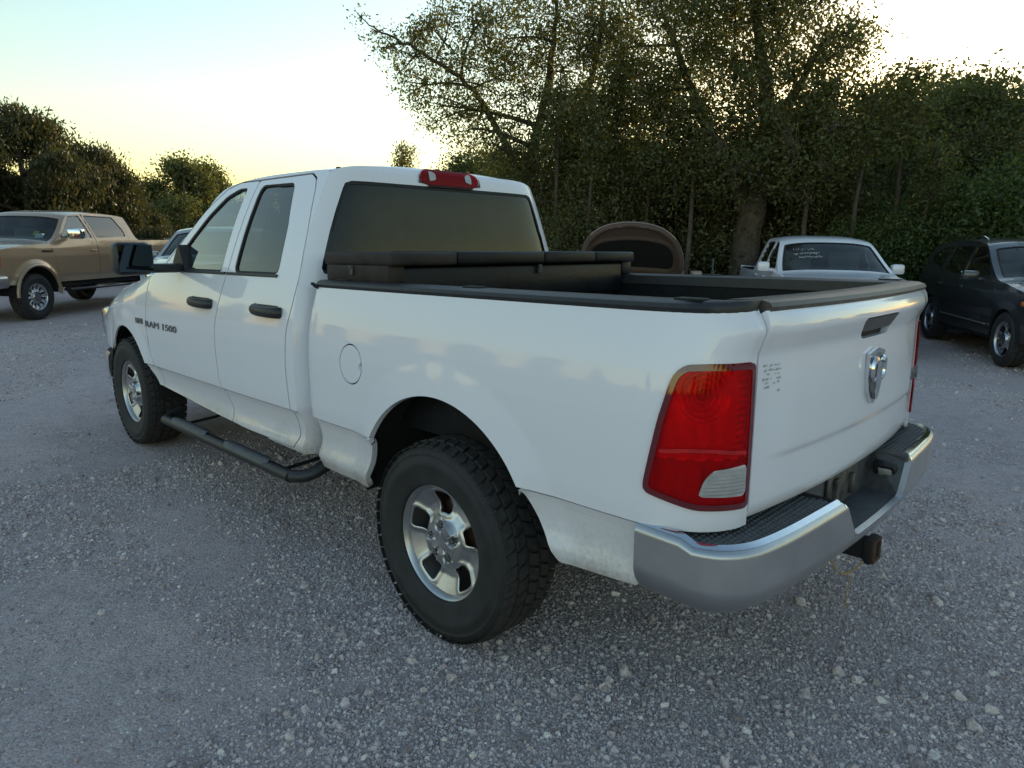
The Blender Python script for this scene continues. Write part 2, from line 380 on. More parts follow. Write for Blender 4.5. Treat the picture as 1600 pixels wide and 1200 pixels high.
def wheel_parts(R, width, rim, n, holew, style='hero'):
    """tyre, tread, rim face and hub meshes; axis y, outer side +y"""
    h = width/2; P = []
    sw = [(rim*.985, h*.78), (rim*1.02, h*.90), (rim*1.12, h*.97), ((rim+R)/2-.012, h*1.0), ((rim+R)/2-.008, h*1.02), ((rim+R)/2+.012, h*1.02), ((rim+R)/2+.016, h*1.0), (R*.87, h*.985), (R*.878, h*1.0), (R*.89, h*1.0), (R*.90, h*.97), (R*.945, h*.91), (R*.965, h*.84), (R*.972, h*.5), (R*.974, 0)]
    prof = sw+[(r, -y) for r, y in reversed(sw[:-1])]
    P = {'tyre': lathe(prof, 72)}
    blocks = []
    rows = [(0, .19), (.40, .17), (-.40, .17), (.80, .20), (-.80, .20)] if style == 'hero' else [(0, .25), (.55, .22), (-.55, .22)]
    cnt = 46 if style == 'hero' else 30
    for j, (yc, hw) in enumerate(rows):
        for k in range(cnt):
            a0 = 2*pi*(k+.5*(j % 2))/cnt; da = 2*pi/cnt*.44; sk = (.35 if j % 2 else -.35)*da
            jit = random.uniform(-.12, .12)*da
            top = R if abs(yc) < .7 else R*.988; ring = []
            for rr, kk in ((R*.96, 1.0), (top, .9)):
                for sy, sa in ((-1, -1), (-1, 1), (-.1, 1.12), (1, 1), (1, -1), (.1, -.85)):
                    a = a0+jit+sa*da*kk+sy*sk; y = (yc+sy*hw*kk)*h
                    q = rr if not (abs(yc) > .7 and sy*yc > 0 and rr > R*.96) else rr*.978
                    ring.append((q*cos(a), y, q*sin(a)))
            blocks.append((ring, [(11, 10, 9, 8, 7, 6)]+[(i, (i+1) % 6, (i+1) % 6+6, i+6) for i in range(6)]))
    P['tread'] = merge(*blocks)
    lipy = h*.80
    P['lip'] = lathe([(rim*1.01, lipy*.80), (rim*1.015, lipy), (rim*.985, lipy+.006), (rim*.955, lipy), (rim*.93, lipy-.018), (rim*.9, -h*.7)], 72)
    rs = np.concatenate([np.linspace(.0, rim*.2, 4), np.linspace(rim*.22, rim*.95, 30)]); ts = np.linspace(0, 2*pi, 10*n*4+1 if n < 8 else n*14+1)
    rc = rim*.685; rh = rim*.19
    def hole(r, t):
        dt = (t % (2*pi/n))-pi/n; x = r*dt; wdt = holew*(.62+.38*(r-rc+rh)/(2*rh))
        qx = np.abs(x)-(wdt-.012); qr = np.abs(r-rc)-(rh-.012)
        return np.hypot(np.maximum(qx, 0), np.maximum(qr, 0))+np.minimum(np.maximum(qx, qr), 0)-.012
    def fn(U, T):
        hd = hole(U, T)
        y = lipy-.020-.030*np.clip((U-rim*.36)/(rim*.2), 0, 1)*np.clip((rim*.95-U)/(rim*.28), 0, 1)
        y = y+.010*np.exp(-((hd-.006)/.012)**2)
        y = y+.022*np.clip((rim*.40-U)/(rim*.05), 0, 1)
        if style == 'hero':
            for k in range(5):
                a = 2*pi*k/5+pi/5+.0; d = np.hypot(U*np.cos(T)-rim*.29*cos(a), U*np.sin(T)-rim*.29*sin(a)); y = y-.024*np.clip((.024-d)/.008, 0, 1)
            y = y-.006*np.clip((rim*.17-U)/.004, 0, 1)
        return U*np.cos(T), y, U*np.sin(T)
    V, F = grid(rs, ts, fn); F = [tuple(reversed(q)) for q in F]
    V, F = clip(V, F, lambda V: hole(V[:, 3], V[:, 4]))
    P['face'] = flange(V, F, .022)
    lugs = []
    nl = 5 if style == 'hero' else 6
    for k in range(nl):
        a = 2*pi*k/nl+pi/5; c = (rim*.29*cos(a), lipy+.004, rim*.29*sin(a)); nv = []
        for yy, rr in ((-.03, .011), (.0, .011), (.004, .007)):
            for i in range(6): nv.append((c[0]+rr*cos(i*pi/3), c[1]+yy-.008, c[2]+rr*sin(i*pi/3)))
        fs = [(i+6*j, i+6*(j+1), (i+1) % 6+6*(j+1), (i+1) % 6+6*j) for j in range(2) for i in range(6)]+[(12, 13, 14, 15, 16, 17)]
        lugs.append((nv, fs))
    P['lugs'] = lugs
    P['drum'] = lathe([(.001, h*.12), (rim*.52, h*.12), (rim*.66, h*.05), (rim*.68, -h*.5), (rim*.9, -h*.6), (rim*.93, -h*.62)], 40)
    return P
def wheel_at(root, P, x, y, z, left, mats, proto={}, rot=0.0):
    key = id(P)
    def mk(name, mesh, mat, par):
        k = (key, name, mat.name)
        if k not in proto: proto[k] = obj(name, mesh[0], mesh[1], mat, None, angle=35); o = proto[k]
        else: o = proto[k].copy(); COL.objects.link(o)
        o.parent = par; o.location = (0, 0, 0); o.rotation_euler = (0, 0, 0); return o
    w = mk('wheel', P['drum'], mats[2], root); w.location = (x, y, z); w.rotation_euler = (0, rot, 0 if left else pi)
    mk('tyre', P['tyre'], m_tyre, w); mk('tread', P['tread'], m_tread, w)
    mk('rim', P['face'], mats[0], w); mk('rim_lip', P['lip'], mats[1], w)
    if mats[3]:
        for i, l in enumerate(P['lugs']): mk('lug_nut', l, m_steel, w) if i == 0 else None
        for i in range(1, len(P['lugs'])):
            o = proto[(key, 'lug_nut', m_steel.name)].copy(); COL.objects.link(o); o.parent = w; o.location = (0, 0, 0)
            o.rotation_euler = (0, -2*pi*i/len(P['lugs']), 0)
    return w
def well(cx, cz, r, y0, y1):
    V = []; F = []; n = 24
    for k in range(n+1):
        a = pi*(.0+1.0*k/n)
        for y in (y0, y1): V.append((cx+r*cos(a), y, cz+r*sin(a)))
    for k in range(n): F.append((2*k, 2*k+1, 2*k+3, 2*k+2))
    F.append(tuple(2*k+1 for k in range(n+1))); return V, F
def rbox(name, c, s, bev, mat, parent, seg=3): return obj(name, *box(c, s, bev, seg), mat, parent)
def seat(parent, x, y, z, w=.52, mat=None, tall=.62, name='seat'):
    a = xf(box((0, 0, 0), (.5, w, .16), .05), Matrix.Translation((x+.22, y, z)))
    b = xf(box((0, 0, 0), (.13, w*.96, tall), .055), Matrix.Translation((x-.06, y, z+tall*.5)) @ Matrix.Rotation(-.22, 4, 'Y'))
    o = obj(name, *merge(a, b), mat or m_seat, parent)
    h = xf(box((0, 0, 0), (.10, .27, .19), .045), Matrix.Translation((x-.16, y, z+tall+.13)) @ Matrix.Rotation(-.15, 4, 'Y'))
    obj('headrest', *h, mat or m_seat, o); return o

def simple_car(root, sp):
    """a parked vehicle seen at a distance, from its side profile"""
    B = strip_base(sp['profile']); Wf, dz = sp['W'], sp['d']
    nose = sp.get('nose', .0)
    def yside(x, z):
        y = np.interp(x, *sp['W'])-np.interp(z, *sp['d'])
        for cx in sp['axles']:
            rr = np.hypot(x-cx, z-sp['hub']); y = y+sp.get('flare', .02)*np.clip(1-(rr-sp['arch'])/.11, 0, 1)*(rr < sp['arch']+.11)
        return y
    xs = B['inset'][:, 0]; zb = sp['bottom']
    G = [tuple(q) for q in B['inset']]
    base = side_grid(xs.min()-.02, xs.max()+.02, zb, B['inset'][:, 1].max()+.02, yside, .028, .024)
    archs = [arch(cx, sp['hub'], sp['arch']) for cx in sp['axles']]
    def reg(V):
        P = V[:, [0, 2]]; f = sdpoly(P, G)
        for a in archs: f = np.minimum(f, a(P))
        return f
    base = clip(*base, reg)
    wins = sp['windows']; doors = sp['doors']
    def mins(V, polys, g): 
        f = np.full(len(V), 1e3)
        for q in polys: f = np.minimum(f, -sdpoly(V[:, [0, 2]], q)-g)
        return f
    wp = [w for w in wins]
    body = clip(*base, lambda V: np.minimum(mins(V, doors, .005), mins(V, wp, 0)))
    low = sp.get('two_tone')
    if low:
        up = clip(*body, lambda V: V[:, 2]-low[0]); lo = clip(*body, lambda V: low[0]-V[:, 2])
        both('body_side', flange(*up, .012), sp['paint'], root, split=True); both('lower_body_side', flange(*lo, .012), low[1], root, split=True)
    else: both('body_side', flange(*body, .012), sp['paint'], root, split=True)
    inner = offset(*clip(*base, lambda V: mins(V, wp, .012)), -.035); both('inner_side', inner, m_inner, root)
    drs = []
    for q in doors:
        d = clip(*base, lambda V: np.minimum(sdpoly(V[:, [0, 2]], q), mins(V, wp, 0)))
        if low:
            dl = clip(*d, lambda V: low[0]-V[:, 2]); d = clip(*d, lambda V: V[:, 2]-low[0])
        oo = both('door', flange(*d, .012), sp['paint'], root); drs.append(oo)
        if low: both('door_lower_band', flange(*dl, .012), low[1], oo)
        hx = min(p[0] for p in q)+.16; hz = sp['handle_z']; hy = float(yside(np.array([hx]), np.array([hz]))[0])
        both('door_handle', box((hx, hy+.014, hz), (.17, .03, .032), .012), sp.get('handle', sp['paint']), oo)
    for i, w in enumerate(wins):
        par = drs[min(i, len(drs)-1)] if i < len(drs) else root
        panes('side_window' if i < len(drs) else 'quarter_window', base, w, sp['glass'][min(i, len(sp['glass'])-1)], par)
    # top skin: hood, screens, roof, front and rear faces
    sc = B['sc']; idx = sp['marks']
    for name, i0, i1, kind in idx:
        s0, s1 = sc[i0], sc[i1]; m = strip_mesh(B, yside, s0, s1, .04)
        if kind == 'paint': obj(name, *flange(*m, .02) if False else m, sp['paint'], root)
        elif kind == 'skip': pass
        else:
            mar = sp.get('pillar', .07)
            def gf(V):
                w = strip_w(B, yside, V[:, 3]); return np.minimum(np.minimum(V[:, 3]-s0-.03, s1-.03-V[:, 3]), (w-mar)-np.abs(V[:, 4])*w)
            fr = clip(*m, lambda V: -gf(V)); obj(name+'_frame', *fr, sp['paint'], root)
            seal = clip(*m, lambda V: np.minimum(gf(V)+.004, .028-gf(V))); gl = clip(*m, lambda V: gf(V)+.01)
            o = obj(name, *offset(*gl, -.01), kind, root); obj('screen_seal', *offset(*seal, -.004), m_rubber, o)
    for cx in sp['axles']:
        for s in (1, -1):
            mw = well(cx, sp['hub'], sp['arch']+.02, sp['track']+.12, .35); mw = mw if s == 1 else mir(mw); obj('wheel_well', *mw, m_under, root)
            wheel_at(root, sp['wheelset'], cx, s*sp['track'], sp['R'], s == 1, sp['wmats'], rot=random.uniform(0, 2))
    x0, x1 = xs.min(), xs.max()
    obj('underbody', *merge(box(((x0+x1)/2, 0, zb+.06), (x1-x0-.5, sp['track']*1.1, .2)), box(((sp['axles'][0]+sp['axles'][1])/2, 0, zb+.07), (abs(sp['axles'][1]-sp['axles'][0])-2*sp['arch']-.1, 1.9*sp['W'][1][1]-.06, .1))), m_under, root)
    fx, fz = sp['floor']; obj('cabin_floor', *box(((fx[0]+fx[1])/2, 0, fz-.05), (fx[1]-fx[0], 1.5, .1)), m_inner, root)
    for (x, y) in sp['seats']: seat(root, x, y, fz+.22)
    dx, dzz = sp['dash']; obj('dashboard', *box((dx, 0, dzz-.14), (.4, 1.5*sp['W'][1][1]-.05, .28), .06), m_dash, root)
    for s in (1, -1):
        mx, mz = sp['mirror']; y0 = float(yside(np.array([mx]), np.array([mz-.02]))[0]); ms = sp.get('mirror_size', (.13, .22, .15))
        cap = box((mx, s*(y0+.06+ms[1]/2), mz+.03), ms, .04); arm = box((mx, s*(y0+.04), mz-.02), (.06, .12, .05), .015)
        o = obj('side_mirror', *merge(cap, arm), sp.get('mirror_mat', sp['paint']), root)
        obj('mirror_glass', *box((mx-ms[0]/2-.002, s*(y0+.06+ms[1]/2), mz+.03), (.008, ms[1]*.86, ms[2]*.8), .003), m_bchrome, o)
        if sp.get('mirror_sunset'): obj('sunset_reflection', *box((mx+ms[0]/2, s*(y0+.07+ms[1]*.72), mz+.0), (.02, ms[1]*.42, ms[2]*.34), .008), m_lensdark, o)  # dark red block standing in for the sunset reflected in the mirror cap
    return B, yside
# ------------------------------------------------------------------ the white pickup truck
def build_hero():
    root = thing('pickup_truck', 'large white quad cab pickup truck with a chrome rear bumper, black toolbox across its bed', 'pickup truck', ry=RAKE)
    DZ = ([.40, .47, .50, .525, .54, .556, .58, .615, .65, .69, .725, .7325, .735, .7405, .743, .80, .95, 1.05, 1.13, 1.19, 1.25, 1.31, 1.36, 1.385, 1.40, 1.50, 1.60, 1.70, 1.80, 1.87, 1.91, 1.96],
          [.070, .054, .040, .030, .022, .021, .032, .044, .044, .036, .024, .019, .075, .075, .004, .001, 0, .002, .008, .017, .030, .046, .060, .068, .073, .105, .140, .180, .225, .262, .288, .33])
    WX = ([.9, 1.05, 1.2, 1.6, 2.2, 3.0, 3.3, 3.6, 3.9, 4.15, 4.4, 4.6, 4.8], [.975, .983, .986, .99, .99, .989, .986, .976, .955, .925, .885, .84, .78])
    FA = (3.569, .495, .478); RA = (-.018, .475, .505)
    def yside(x, z):
        y = np.interp(x, *WX)-np.interp(z, *DZ)
        rr = np.hypot(x-FA[0], z-FA[1]); y = y+.012*np.clip(1-(rr-FA[2])/.12, 0, 1)
        ft = np.interp(x, [3.0, 3.5, 4.0, 4.4], [1.40, 1.30, 1.20, 1.09]); k = np.clip((x-3.0)/.45, 0, 1)
        return y-k*.07*np.clip(1-(ft-z)/.15, 0, 1.3)**2
    prof = [(4.44, .50, .20), (4.56, .60, .24), (4.60, .80, .25), (4.58, 1.00, .25), (4.50, 1.10, .19), (4.30, 1.195, .10), (3.95, 1.29, .075), (3.55, 1.355, .07), (3.20, 1.395, .065), (3.02, 1.41, .06),
            (2.74, 1.62, .10), (2.46, 1.82, .09), (2.32, 1.905, .065), (2.15, 1.945, .055), (1.8, 1.962, .05), (1.4, 1.958, .05), (1.14, 1.949, .05), (1.06, 1.927, .05), (1.035, 1.865, .06), (1.02, 1.66, .07), (1.005, 1.38, .07), (1.0, 1.0, .06), (1.0, .52, .06)]
    B = strip_base(prof); G = [tuple(q) for q in B['inset']]
    zs = np.unique(np.concatenate([np.linspace(.48, .70, 12), [.715, .7325, .735, .7405, .743, .748, .76], np.linspace(.78, 1.36, 34), np.linspace(1.37, 1.93, 34)]))
    base = side_grid(1.02, 4.45, 0, 0, yside, .014, zs=zs)
    fa = arch(*FA, flare=[(3.14, .70), (3.02, .60), (2.86, .52), (2.80, .40), (3.3, .40), (3.3, .70)])
    base = clip(*base, lambda V: np.minimum(sdpoly(V[:, [0, 2]], G), fa(V[:, [0, 2]])))
    # door outlines (x, z)
    gapm = [(1.815, 1.893), (1.84, 1.62), (1.865, 1.40), (1.90, 1.25), (1.94, 1.10), (1.948, .97), (1.935, .82), (1.90, .68), (1.855, .615), (1.835, .54)]
    D2 = gapm+[(1.145, .54), (1.105, .60), (1.122, .75), (1.138, .95), (1.125, 1.12), (1.092, 1.25), (1.075, 1.385), (1.10, 1.60), (1.155, 1.80), (1.19, 1.86), (1.25, 1.888)]
    D1 = list(reversed(gapm))+[(2.05, 1.898), (2.20, 1.868), (2.40, 1.755), (2.62, 1.575), (2.86, 1.395), (3.07, 1.36), (3.075, .95), (3.04, .80), (2.97, .70), (2.93, .54)]
    Wn1 = rpoly([(2.735, 1.392), (2.53, 1.56), (2.33, 1.725), (2.17, 1.825), (2.04, 1.86), (1.925, 1.858), (1.945, 1.392)], .03)
    Wn2 = rpoly([(1.79, 1.392), (1.765, 1.862), (1.385, 1.853), (1.30, 1.62), (1.283, 1.392)], .045)
    pol = lambda V, q: sdpoly(V[:, [0, 2]], q)
    cab = clip(*base, lambda V: np.minimum(np.minimum(-pol(V, D1)-.0045, -pol(V, D2)-.0045), 3.075-V[:, 0]))
    both('cab_side', flange(*cab, .012), white, root, split=True)
    fen = clip(*base, lambda V: np.minimum(V[:, 0]-3.079, -pol(V, D1)-.004)); fenders = both('front_fender', flange(*fen, .012), white, root)
    d1 = clip(*base, lambda V: np.minimum(pol(V, D1)-.005, -pol(V, Wn1))); d2 = clip(*base, lambda V: np.minimum(pol(V, D2)-.005, -pol(V, Wn2)))
    d1 = clip(*d1, lambda V: 3.075-V[:, 0])
    o1 = both('front_door', flange(*d1, .012), white, root); o2 = both('rear_door', flange(*d2, .012), white, root)
    panes('door_window', base, Wn1, g_clear, o1); panes('door_window', base, Wn2, g_tint, o2)
    inn = offset(*clip(*base, lambda V: np.minimum(-pol(V, Wn1)-.01, -pol(V, Wn2)-.01)), -.04); both('inner_side', inn, m_inner, root)
    # belt moulding along the bottom of the windows
    for oo, xa, xb in ((o1, 1.885, 2.80), (o2, 1.285, 1.86)):
        xs = np.linspace(xa, xb, 14); pts = [(x, float(yside(np.array([x]), np.array([1.388]))[0])+.003, 1.386) for x in xs]
        both('belt_moulding', tube(pts, .0085, 6), m_plastic, oo)
    # door handles: dark pull with a recessed cup
    for oo, x0, x1 in ((o1, 1.995, 2.275), (o2, 1.185, 1.465)):
        y0 = float(yside(np.array([x0]), np.array([1.21]))[0]); c = (x0+x1)/2
        pts = [(x0+.005, y0-.005, 1.212), (x0+.03, y0+.022, 1.212), (c, y0+.034, 1.214), (x1-.04, y0+.024, 1.216), (x1-.005, y0-.004, 1.218)]
        V, F = tube([tuple(q) for q in smooth_curve(pts, 5)], .024, 10); V = [(x, y, 1.213+(z-1.213)*1.15) for x, y, z in V]
        both('door_handle', (V, F), m_plastic, oo)
        cup = [(x0+.02, 1.182), (x1-.02, 1.182), (x1-.005, 1.21), (x1-.03, 1.243), (x0+.03, 1.243), (x0+.005, 1.21)]
        cm = clip(*base, lambda V: sdpoly(V[:, [0, 2]], rpoly(cup, .02))); both('handle_cup', offset(*cm, .0035), m_plastic, oo)
    # badges
    MX = Matrix(((-1, 0, 0, 0), (0, 0, 1, 0), (0, 1, 0, 0), (0, 0, 0, 1)))
    def side_text(s, size, xc, zc, wid, par):
        V, F = text_mesh(s, size, .008); xs_ = [v[0] for v in V]; k = wid/(max(xs_)-min(xs_)); V = [(v[0]*k, v[1], v[2]) for v in V]
        V, F = xf((V, F), MX); V = [(x+xc, float(yside(np.array([x+xc]), np.array([z+zc]))[0])+y+.002, z+zc) for x, y, z in V]
        [obj('badge_letter', *q, m_badge, par, smooth=False) for q in islands(V, F)]
    side_text('RAM 1500', .060, 2.80, 1.022, .56, o1[0]); side_text('HEMI', .055, 3.21, 1.031, .14, fenders[0])
    # roof, hood, screens
    sc = B['sc']
    bp_ = lambda a, b, st=.025: strip_mesh(B, yside, sc[a], sc[b], st, 3.2 if a < 17 else 9)
    def screen(name, a, b, mar, mat, m0=.03, m1=.03, rnd=.05):
        m = bp_(a, b); s0, s1 = sc[a], sc[b]
        def gf(V):
            w = strip_w(B, yside, V[:, 3]); qa = np.minimum(V[:, 3]-s0-m0, s1-m1-V[:, 3]); qb = (w-mar)-np.abs(V[:, 4])*w
            ca = rnd-qa; cb = rnd-qb
            return np.where((ca > 0) & (cb > 0), rnd-np.hypot(ca, cb), np.minimum(qa, qb))
        obj(name+'_surround', *clip(*m, lambda V: -gf(V)), white, root)
        o = obj(name, *offset(*clip(*m, lambda V: gf(V)+.008), -.006), mat, root)
        obj('window_seal', *offset(*clip(*m, lambda V: np.minimum(gf(V)+.006, .016-gf(V))), -.002), m_rubber, o); return o
    obj('front_fascia', *bp_(0, 5), white, root); obj('hood', *bp_(5, 9), white, root)
    screen('windshield', 9, 12, .10, g_screen)
    obj('roof', *bp_(12, 17), white, root)
    screen('rear_window', 17, 20, .085, g_rear, m0=.088, m1=.02, rnd=.02)
    obj('cab_back', *bp_(20, 22), white, root)
    # grille, headlights, front bumper (hidden from here, there from a step aside)
    obj('grille', *merge(box((4.59, 0, .92), (.06, 1.0, .30), .02), box((4.625, 0, .92), (.04, .07, .32), .01), box((4.625, 0, .92), (.04, 1.02, .06), .01)), m_chrome, root)
    for s in (1, -1): obj('headlight', *box((4.46, s*.70, .93), (.2, .34, .24), .04), m_lamp, root)
    cv = resample(smooth_curve([(4.08, .97), (4.3, .93), (4.52, .80), (4.66, .5), (4.70, 0), (4.66, -.5), (4.52, -.80), (4.3, -.93), (4.08, -.97)], 8), .06)[1]
    V = []; F = []
    for i, (x, y) in enumerate(cv):
        for dx, z in ((-.03, .48), (0, .52), (.02, .60), (.01, .69), (-.03, .72)): V.append((x+dx*(x-3.6), y+dx*y*.3, z))
    for i in range(len(cv)-1):
        for j in range(4): a = i*5+j; F.append((a, a+1, a+6, a+5))
    obj('front_bumper', V, [tuple(reversed(f)) for f in F], m_chrome, root)
    # third brake lamp
    zz = [(y, .0) for y in (0,)]
    mz = strip_mesh(B, yside, sc[16], sc[19], .012, 9); s16 = sc[16]
    def lampf(V, g=0): 
        w = strip_w(B, yside, V[:, 3]); yy = V[:, 4]*w
        return sdpoly(np.column_stack([yy, V[:, 3]-sc[17]-.036]), rpoly([(-.20+g, -.046+g), (.20-g, -.046+g), (.215-g, .046-g), (-.215+g, .046-g)], .02))
    brk = obj('brake_lamp', *flange(*offset(*clip(*mz, lampf), .008), .012), m_lensred, root)
    obj('lamp_gasket', *offset(*clip(*mz, lambda V: np.minimum(lampf(V)+.008, .006-lampf(V))), .006), m_rubber, brk)
    obj('lamp_housing', *offset(*clip(*mz, lampf), .002), m_lensdark, brk)
    for sgn in (-1, 1):
        def cl(V):
            w = strip_w(B, yside, V[:, 3]); yy = V[:, 4]*w
            return np.minimum(.036-np.abs(yy-sgn*.115), .026-np.abs(V[:, 3]-sc[17]-.036))
        obj('cargo_lens', *offset(*clip(*mz, cl), .010), m_lenswhite, brk)
    # roof ditch mouldings
    for s in (1, -1):
        pts = []
        for q in np.linspace(sc[16]+.02, sc[18]-.01, 12):
            x = np.interp(q, B['s'], B['C'][:, 0]); z = np.interp(q, B['s'], B['C'][:, 1]); nx = np.interp(q, B['s'], B['N'][:, 0]); nz = np.interp(q, B['s'], B['N'][:, 1]); d = np.interp(q, B['s'], B['C'][:, 2])
            v = .925; w = strip_w(B, yside, np.array([q]))[0]; k = v**3.2; pts.append((x-nx*d*k, s*w*v, z-nz*d*k))
        obj('roof_moulding', *tube(pts, .008, 6), m_rubber, root)
    # ---- bed
    plan = smooth_curve([(-1.136, .772), (-1.128, .822), (-1.10, .880), (-1.052, .930), (-.985, .962), (-.90, .978), (-.7, .986), (-.3, .989), (.2, .989), (.6, .988), (.85, .984), (.925, .974), (.958, .945), (.966, .90)], 10)
    S, C = resample(plan, .0095); T = np.gradient(C, axis=0); T /= np.linalg.norm(T, axis=1)[:, None]; NN = np.column_stack([-T[:, 1], T[:, 0]])
    zsb = np.unique(np.concatenate([np.linspace(.49, .70, 12), [.715, .7325, .735, .7405, .743, .748, .76], np.linspace(.78, 1.36, 56)]))
    def bedfn(U, Z):
        x = np.interp(U, S, C[:, 0]); y = np.interp(U, S, C[:, 1]); nx = np.interp(U, S, NN[:, 0]); ny = np.interp(U, S, NN[:, 1])
        d = np.interp(Z, *DZ); crf = np.clip((.50-x)/.06, 0, 1)*np.clip((x+.50)/.06, 0, 1); d = d-crf*np.interp(Z, [.70, .732, .735, .7405, .743, .80], [0, .008, .066, .066, .004, 0])
        rr = np.hypot(x-RA[0], Z-RA[1]); fl = .016*np.clip(1-(rr-RA[2])/.13, 0, 1)
        rearb = np.clip((-.95-x)/.1, 0, 1)*np.interp(Z, [1.2, 1.235, 1.29, 1.31, 1.36], [0, .004, .026, .026, .0])*np.abs(nx)**2
        d = d-fl; return x-nx*(d*np.where(x < 0, .22, 1)-rearb), y-ny*d, Z
    bed = grid(S, zsb, bedfn); bed = (bed[0], [tuple(reversed(q)) for q in bed[1]])
    fr = arch(*RA, flare=[(-.47, .70), (-.52, .62), (-.58, .545), (-.63, .46), (-.2, .40), (-.2, .70)])
    fuel = lambda V: np.hypot(V[:, 0]-.552, V[:, 2]-1.036)
    def s_at(x): return float(np.interp(-x, -C[:np.argmax(C[:, 0])+1, 0][::-1], S[:np.argmax(C[:, 0])+1][::-1]))
    TL = rpoly([(.012, .803), (.012, 1.213), (.16, 1.212), (s_at(-1.012), 1.208), (s_at(-.985), 1.18), (s_at(-.957), 1.06), (s_at(-.922), .868), (s_at(-.925), .845), (.18, .81)], .02)
    tlf = lambda V: sdpoly(V[:, [3, 4]], TL)
    def bedf(V):
        f = np.minimum(fr(V[:, [0, 2]]), V[:, 2]-np.interp(V[:, 0], [-.9, -.6, .45, .9], [.535, .512, .492, .492]))
        f = np.minimum(f, np.maximum(V[:, 0]+.905, V[:, 2]-.742))
        return f
    bs = clip(*bed, lambda V: np.minimum(np.minimum(bedf(V), -tlf(V)-.002), fuel(V)-.0875))
    beds = both('bed_side', flange(*bs, .025), white, root, sides=(1,))
    bs2 = clip(*bed, lambda V: np.minimum(bedf(V), -tlf(V)-.002)); both('bed_side', flange(*bs2, .025), white, root, sides=(-1,))
    both('inner_bed_side', offset(*clip(*bed, lambda V: np.minimum(bedf(V), -tlf(V)+.0)), -.03), m_inner, root)
    fd = clip(*bed, lambda V: np.minimum(.0812-fuel(V), np.hypot(V[:, 0]-.474, V[:, 2]-1.03)-.017)); obj('fuel_door', *flange(*fd, .012), white, beds[0])
    nt_ = clip(*bed, lambda V: .017-np.hypot(V[:, 0]-.478, V[:, 2]-1.03)); obj('fuel_door_notch', *offset(*nt_, -.012), m_bchrome, beds[0])
    # tail lights: housing, red lens, clear reverse lamp with ribs
    RV = rpoly([(.03, .842), (.03, .932), (.135, .924), (.158, .90), (.175, .848)], .014)
    BRT = rpoly([(.025, 1.18), (.22, 1.18), (.24, 1.02), (.19, .965), (.02, .955)], .03)
    for s in (1, -1):
        put = lambda m: m if s == 1 else mir(m)
        hs = clip(*bed, lambda V: tlf(V)); tl = obj('tail_light', *put(flange(*offset(*clip(*bed, lambda V: np.minimum(tlf(V), -sdpoly(V[:, [3, 4]], RV))), .006), .02)), m_lensred, root)
        # reflector bowl behind the lens
        fg = grid(np.linspace(0, .34, 90), np.linspace(.79, 1.225, 120), bedfn); fg = (fg[0], [tuple(reversed(q)) for q in fg[1]]); hv, hf = offset(*clip(*fg, tlf), -.014)
        nn = normals(hv, hf); q = hv.copy(); u, zz_ = hv[:, 3], hv[:, 4]
        def bowl(cu, cz, r, dp): d = np.hypot((u-cu)*.95, zz_-cz); return -dp*np.clip(1-(d/r)**2, 0, 1)+.003*np.sin(d*420)*(d < r)
        depth = bowl(.165, 1.125, .075, .035)+bowl(.12, 1.01, .05, .02)*0+.0022*np.sin(zz_*330)*(u < .055)+.004*np.sin(u*120)*((zz_ < .95) & (zz_ > .80))+.010*(np.abs(zz_-.957) < .012)
        q[:, :3] += nn*depth[:, None]; obj('reflector', *put((q, hf)), MATS['lamp_inside'], tl)
        bc = bedfn(np.array([.165]), np.array([1.125])); bl_ = xf(lathe([(.0, .02), (.012, .016), (.018, 0), (.014, -.02), (.009, -.035)], 14), Matrix.Translation((float(bc[0][0])+.022, s*(float(bc[1][0])-.022), 1.125))); obj('bulb', *bl_, m_lenswhite, tl)
        rim = clip(*bed, lambda V: np.minimum(tlf(V)+.001, .016-tlf(V))); obj('lens_rim', *put(offset(*rim, .0085)), m_lensdark, tl)
        low = clip(*bed, lambda V: np.minimum(np.minimum(tlf(V)-.012, .950-V[:, 2]), -sdpoly(V[:, [3, 4]], RV)-.004)); obj('lower_lens', *put(offset(*low, -.004)), m_lensred, tl)
        band = clip(*bed, lambda V: np.minimum(tlf(V)-.02, .006-np.abs(V[:, 4]-.958-.02*np.sin(V[:, 3]*9)))); obj('lens_band', *put(offset(*band, .008)), MATS['bright_red_lens'], tl)
        rv = clip(*bed, lambda V: sdpoly(V[:, [3, 4]], RV)); vv, ff = offset(*rv, .006); nn = normals(vv, ff)
        vv[:, :3] += nn*(.0035*np.abs(((vv[:, 4]*95) % 1)-.5)*2)[:, None]; obj('reverse_lamp', *put((vv, ff)), m_lenswhite, tl)
        for k in range(7):
            z = .852+k*.0105; ln = clip(*bed, lambda V: np.minimum(sdpoly(V[:, [3, 4]], RV)-.002, .0022-np.abs(V[:, 4]-z)))
            if len(ln[0]): obj('lens_rib', *put(offset(*ln, .0105)), m_badge, tl)
    # rails and bed box
    for s in (1, -1):
        q_ = S[(C[:, 0] < .94)]; q_ = np.linspace(q_[-1], .0, 70); X_, Y_, _z = bedfn(q_, np.full(len(q_), 1.352)); V = []; F = []; xs = X_
        sec = [(.0, -.012), (.006, .006), (.0, .018), (-.02, .026), (-.10, .026), (-.125, .018), (-.13, -.03)]
        for x, yo in zip(X_, Y_):
            kk = float(np.interp(x, [-1.14, -1.10, -1.0, -.9], [.35, .6, .9, 1]))
            for dy, dz_ in sec: V.append((x+(.02 if dy < -.05 and x < -1.09 else 0), s*(yo+dy*(kk if dy < 0 else 1)), 1.352+dz_))
        m_ = len(sec)
        for i in range(len(xs)-1):
            for j in range(m_-1): a = i*m_+j; q = (a, a+1, a+1+m_, a+m_); F.append(q if s == 1 else tuple(reversed(q)))
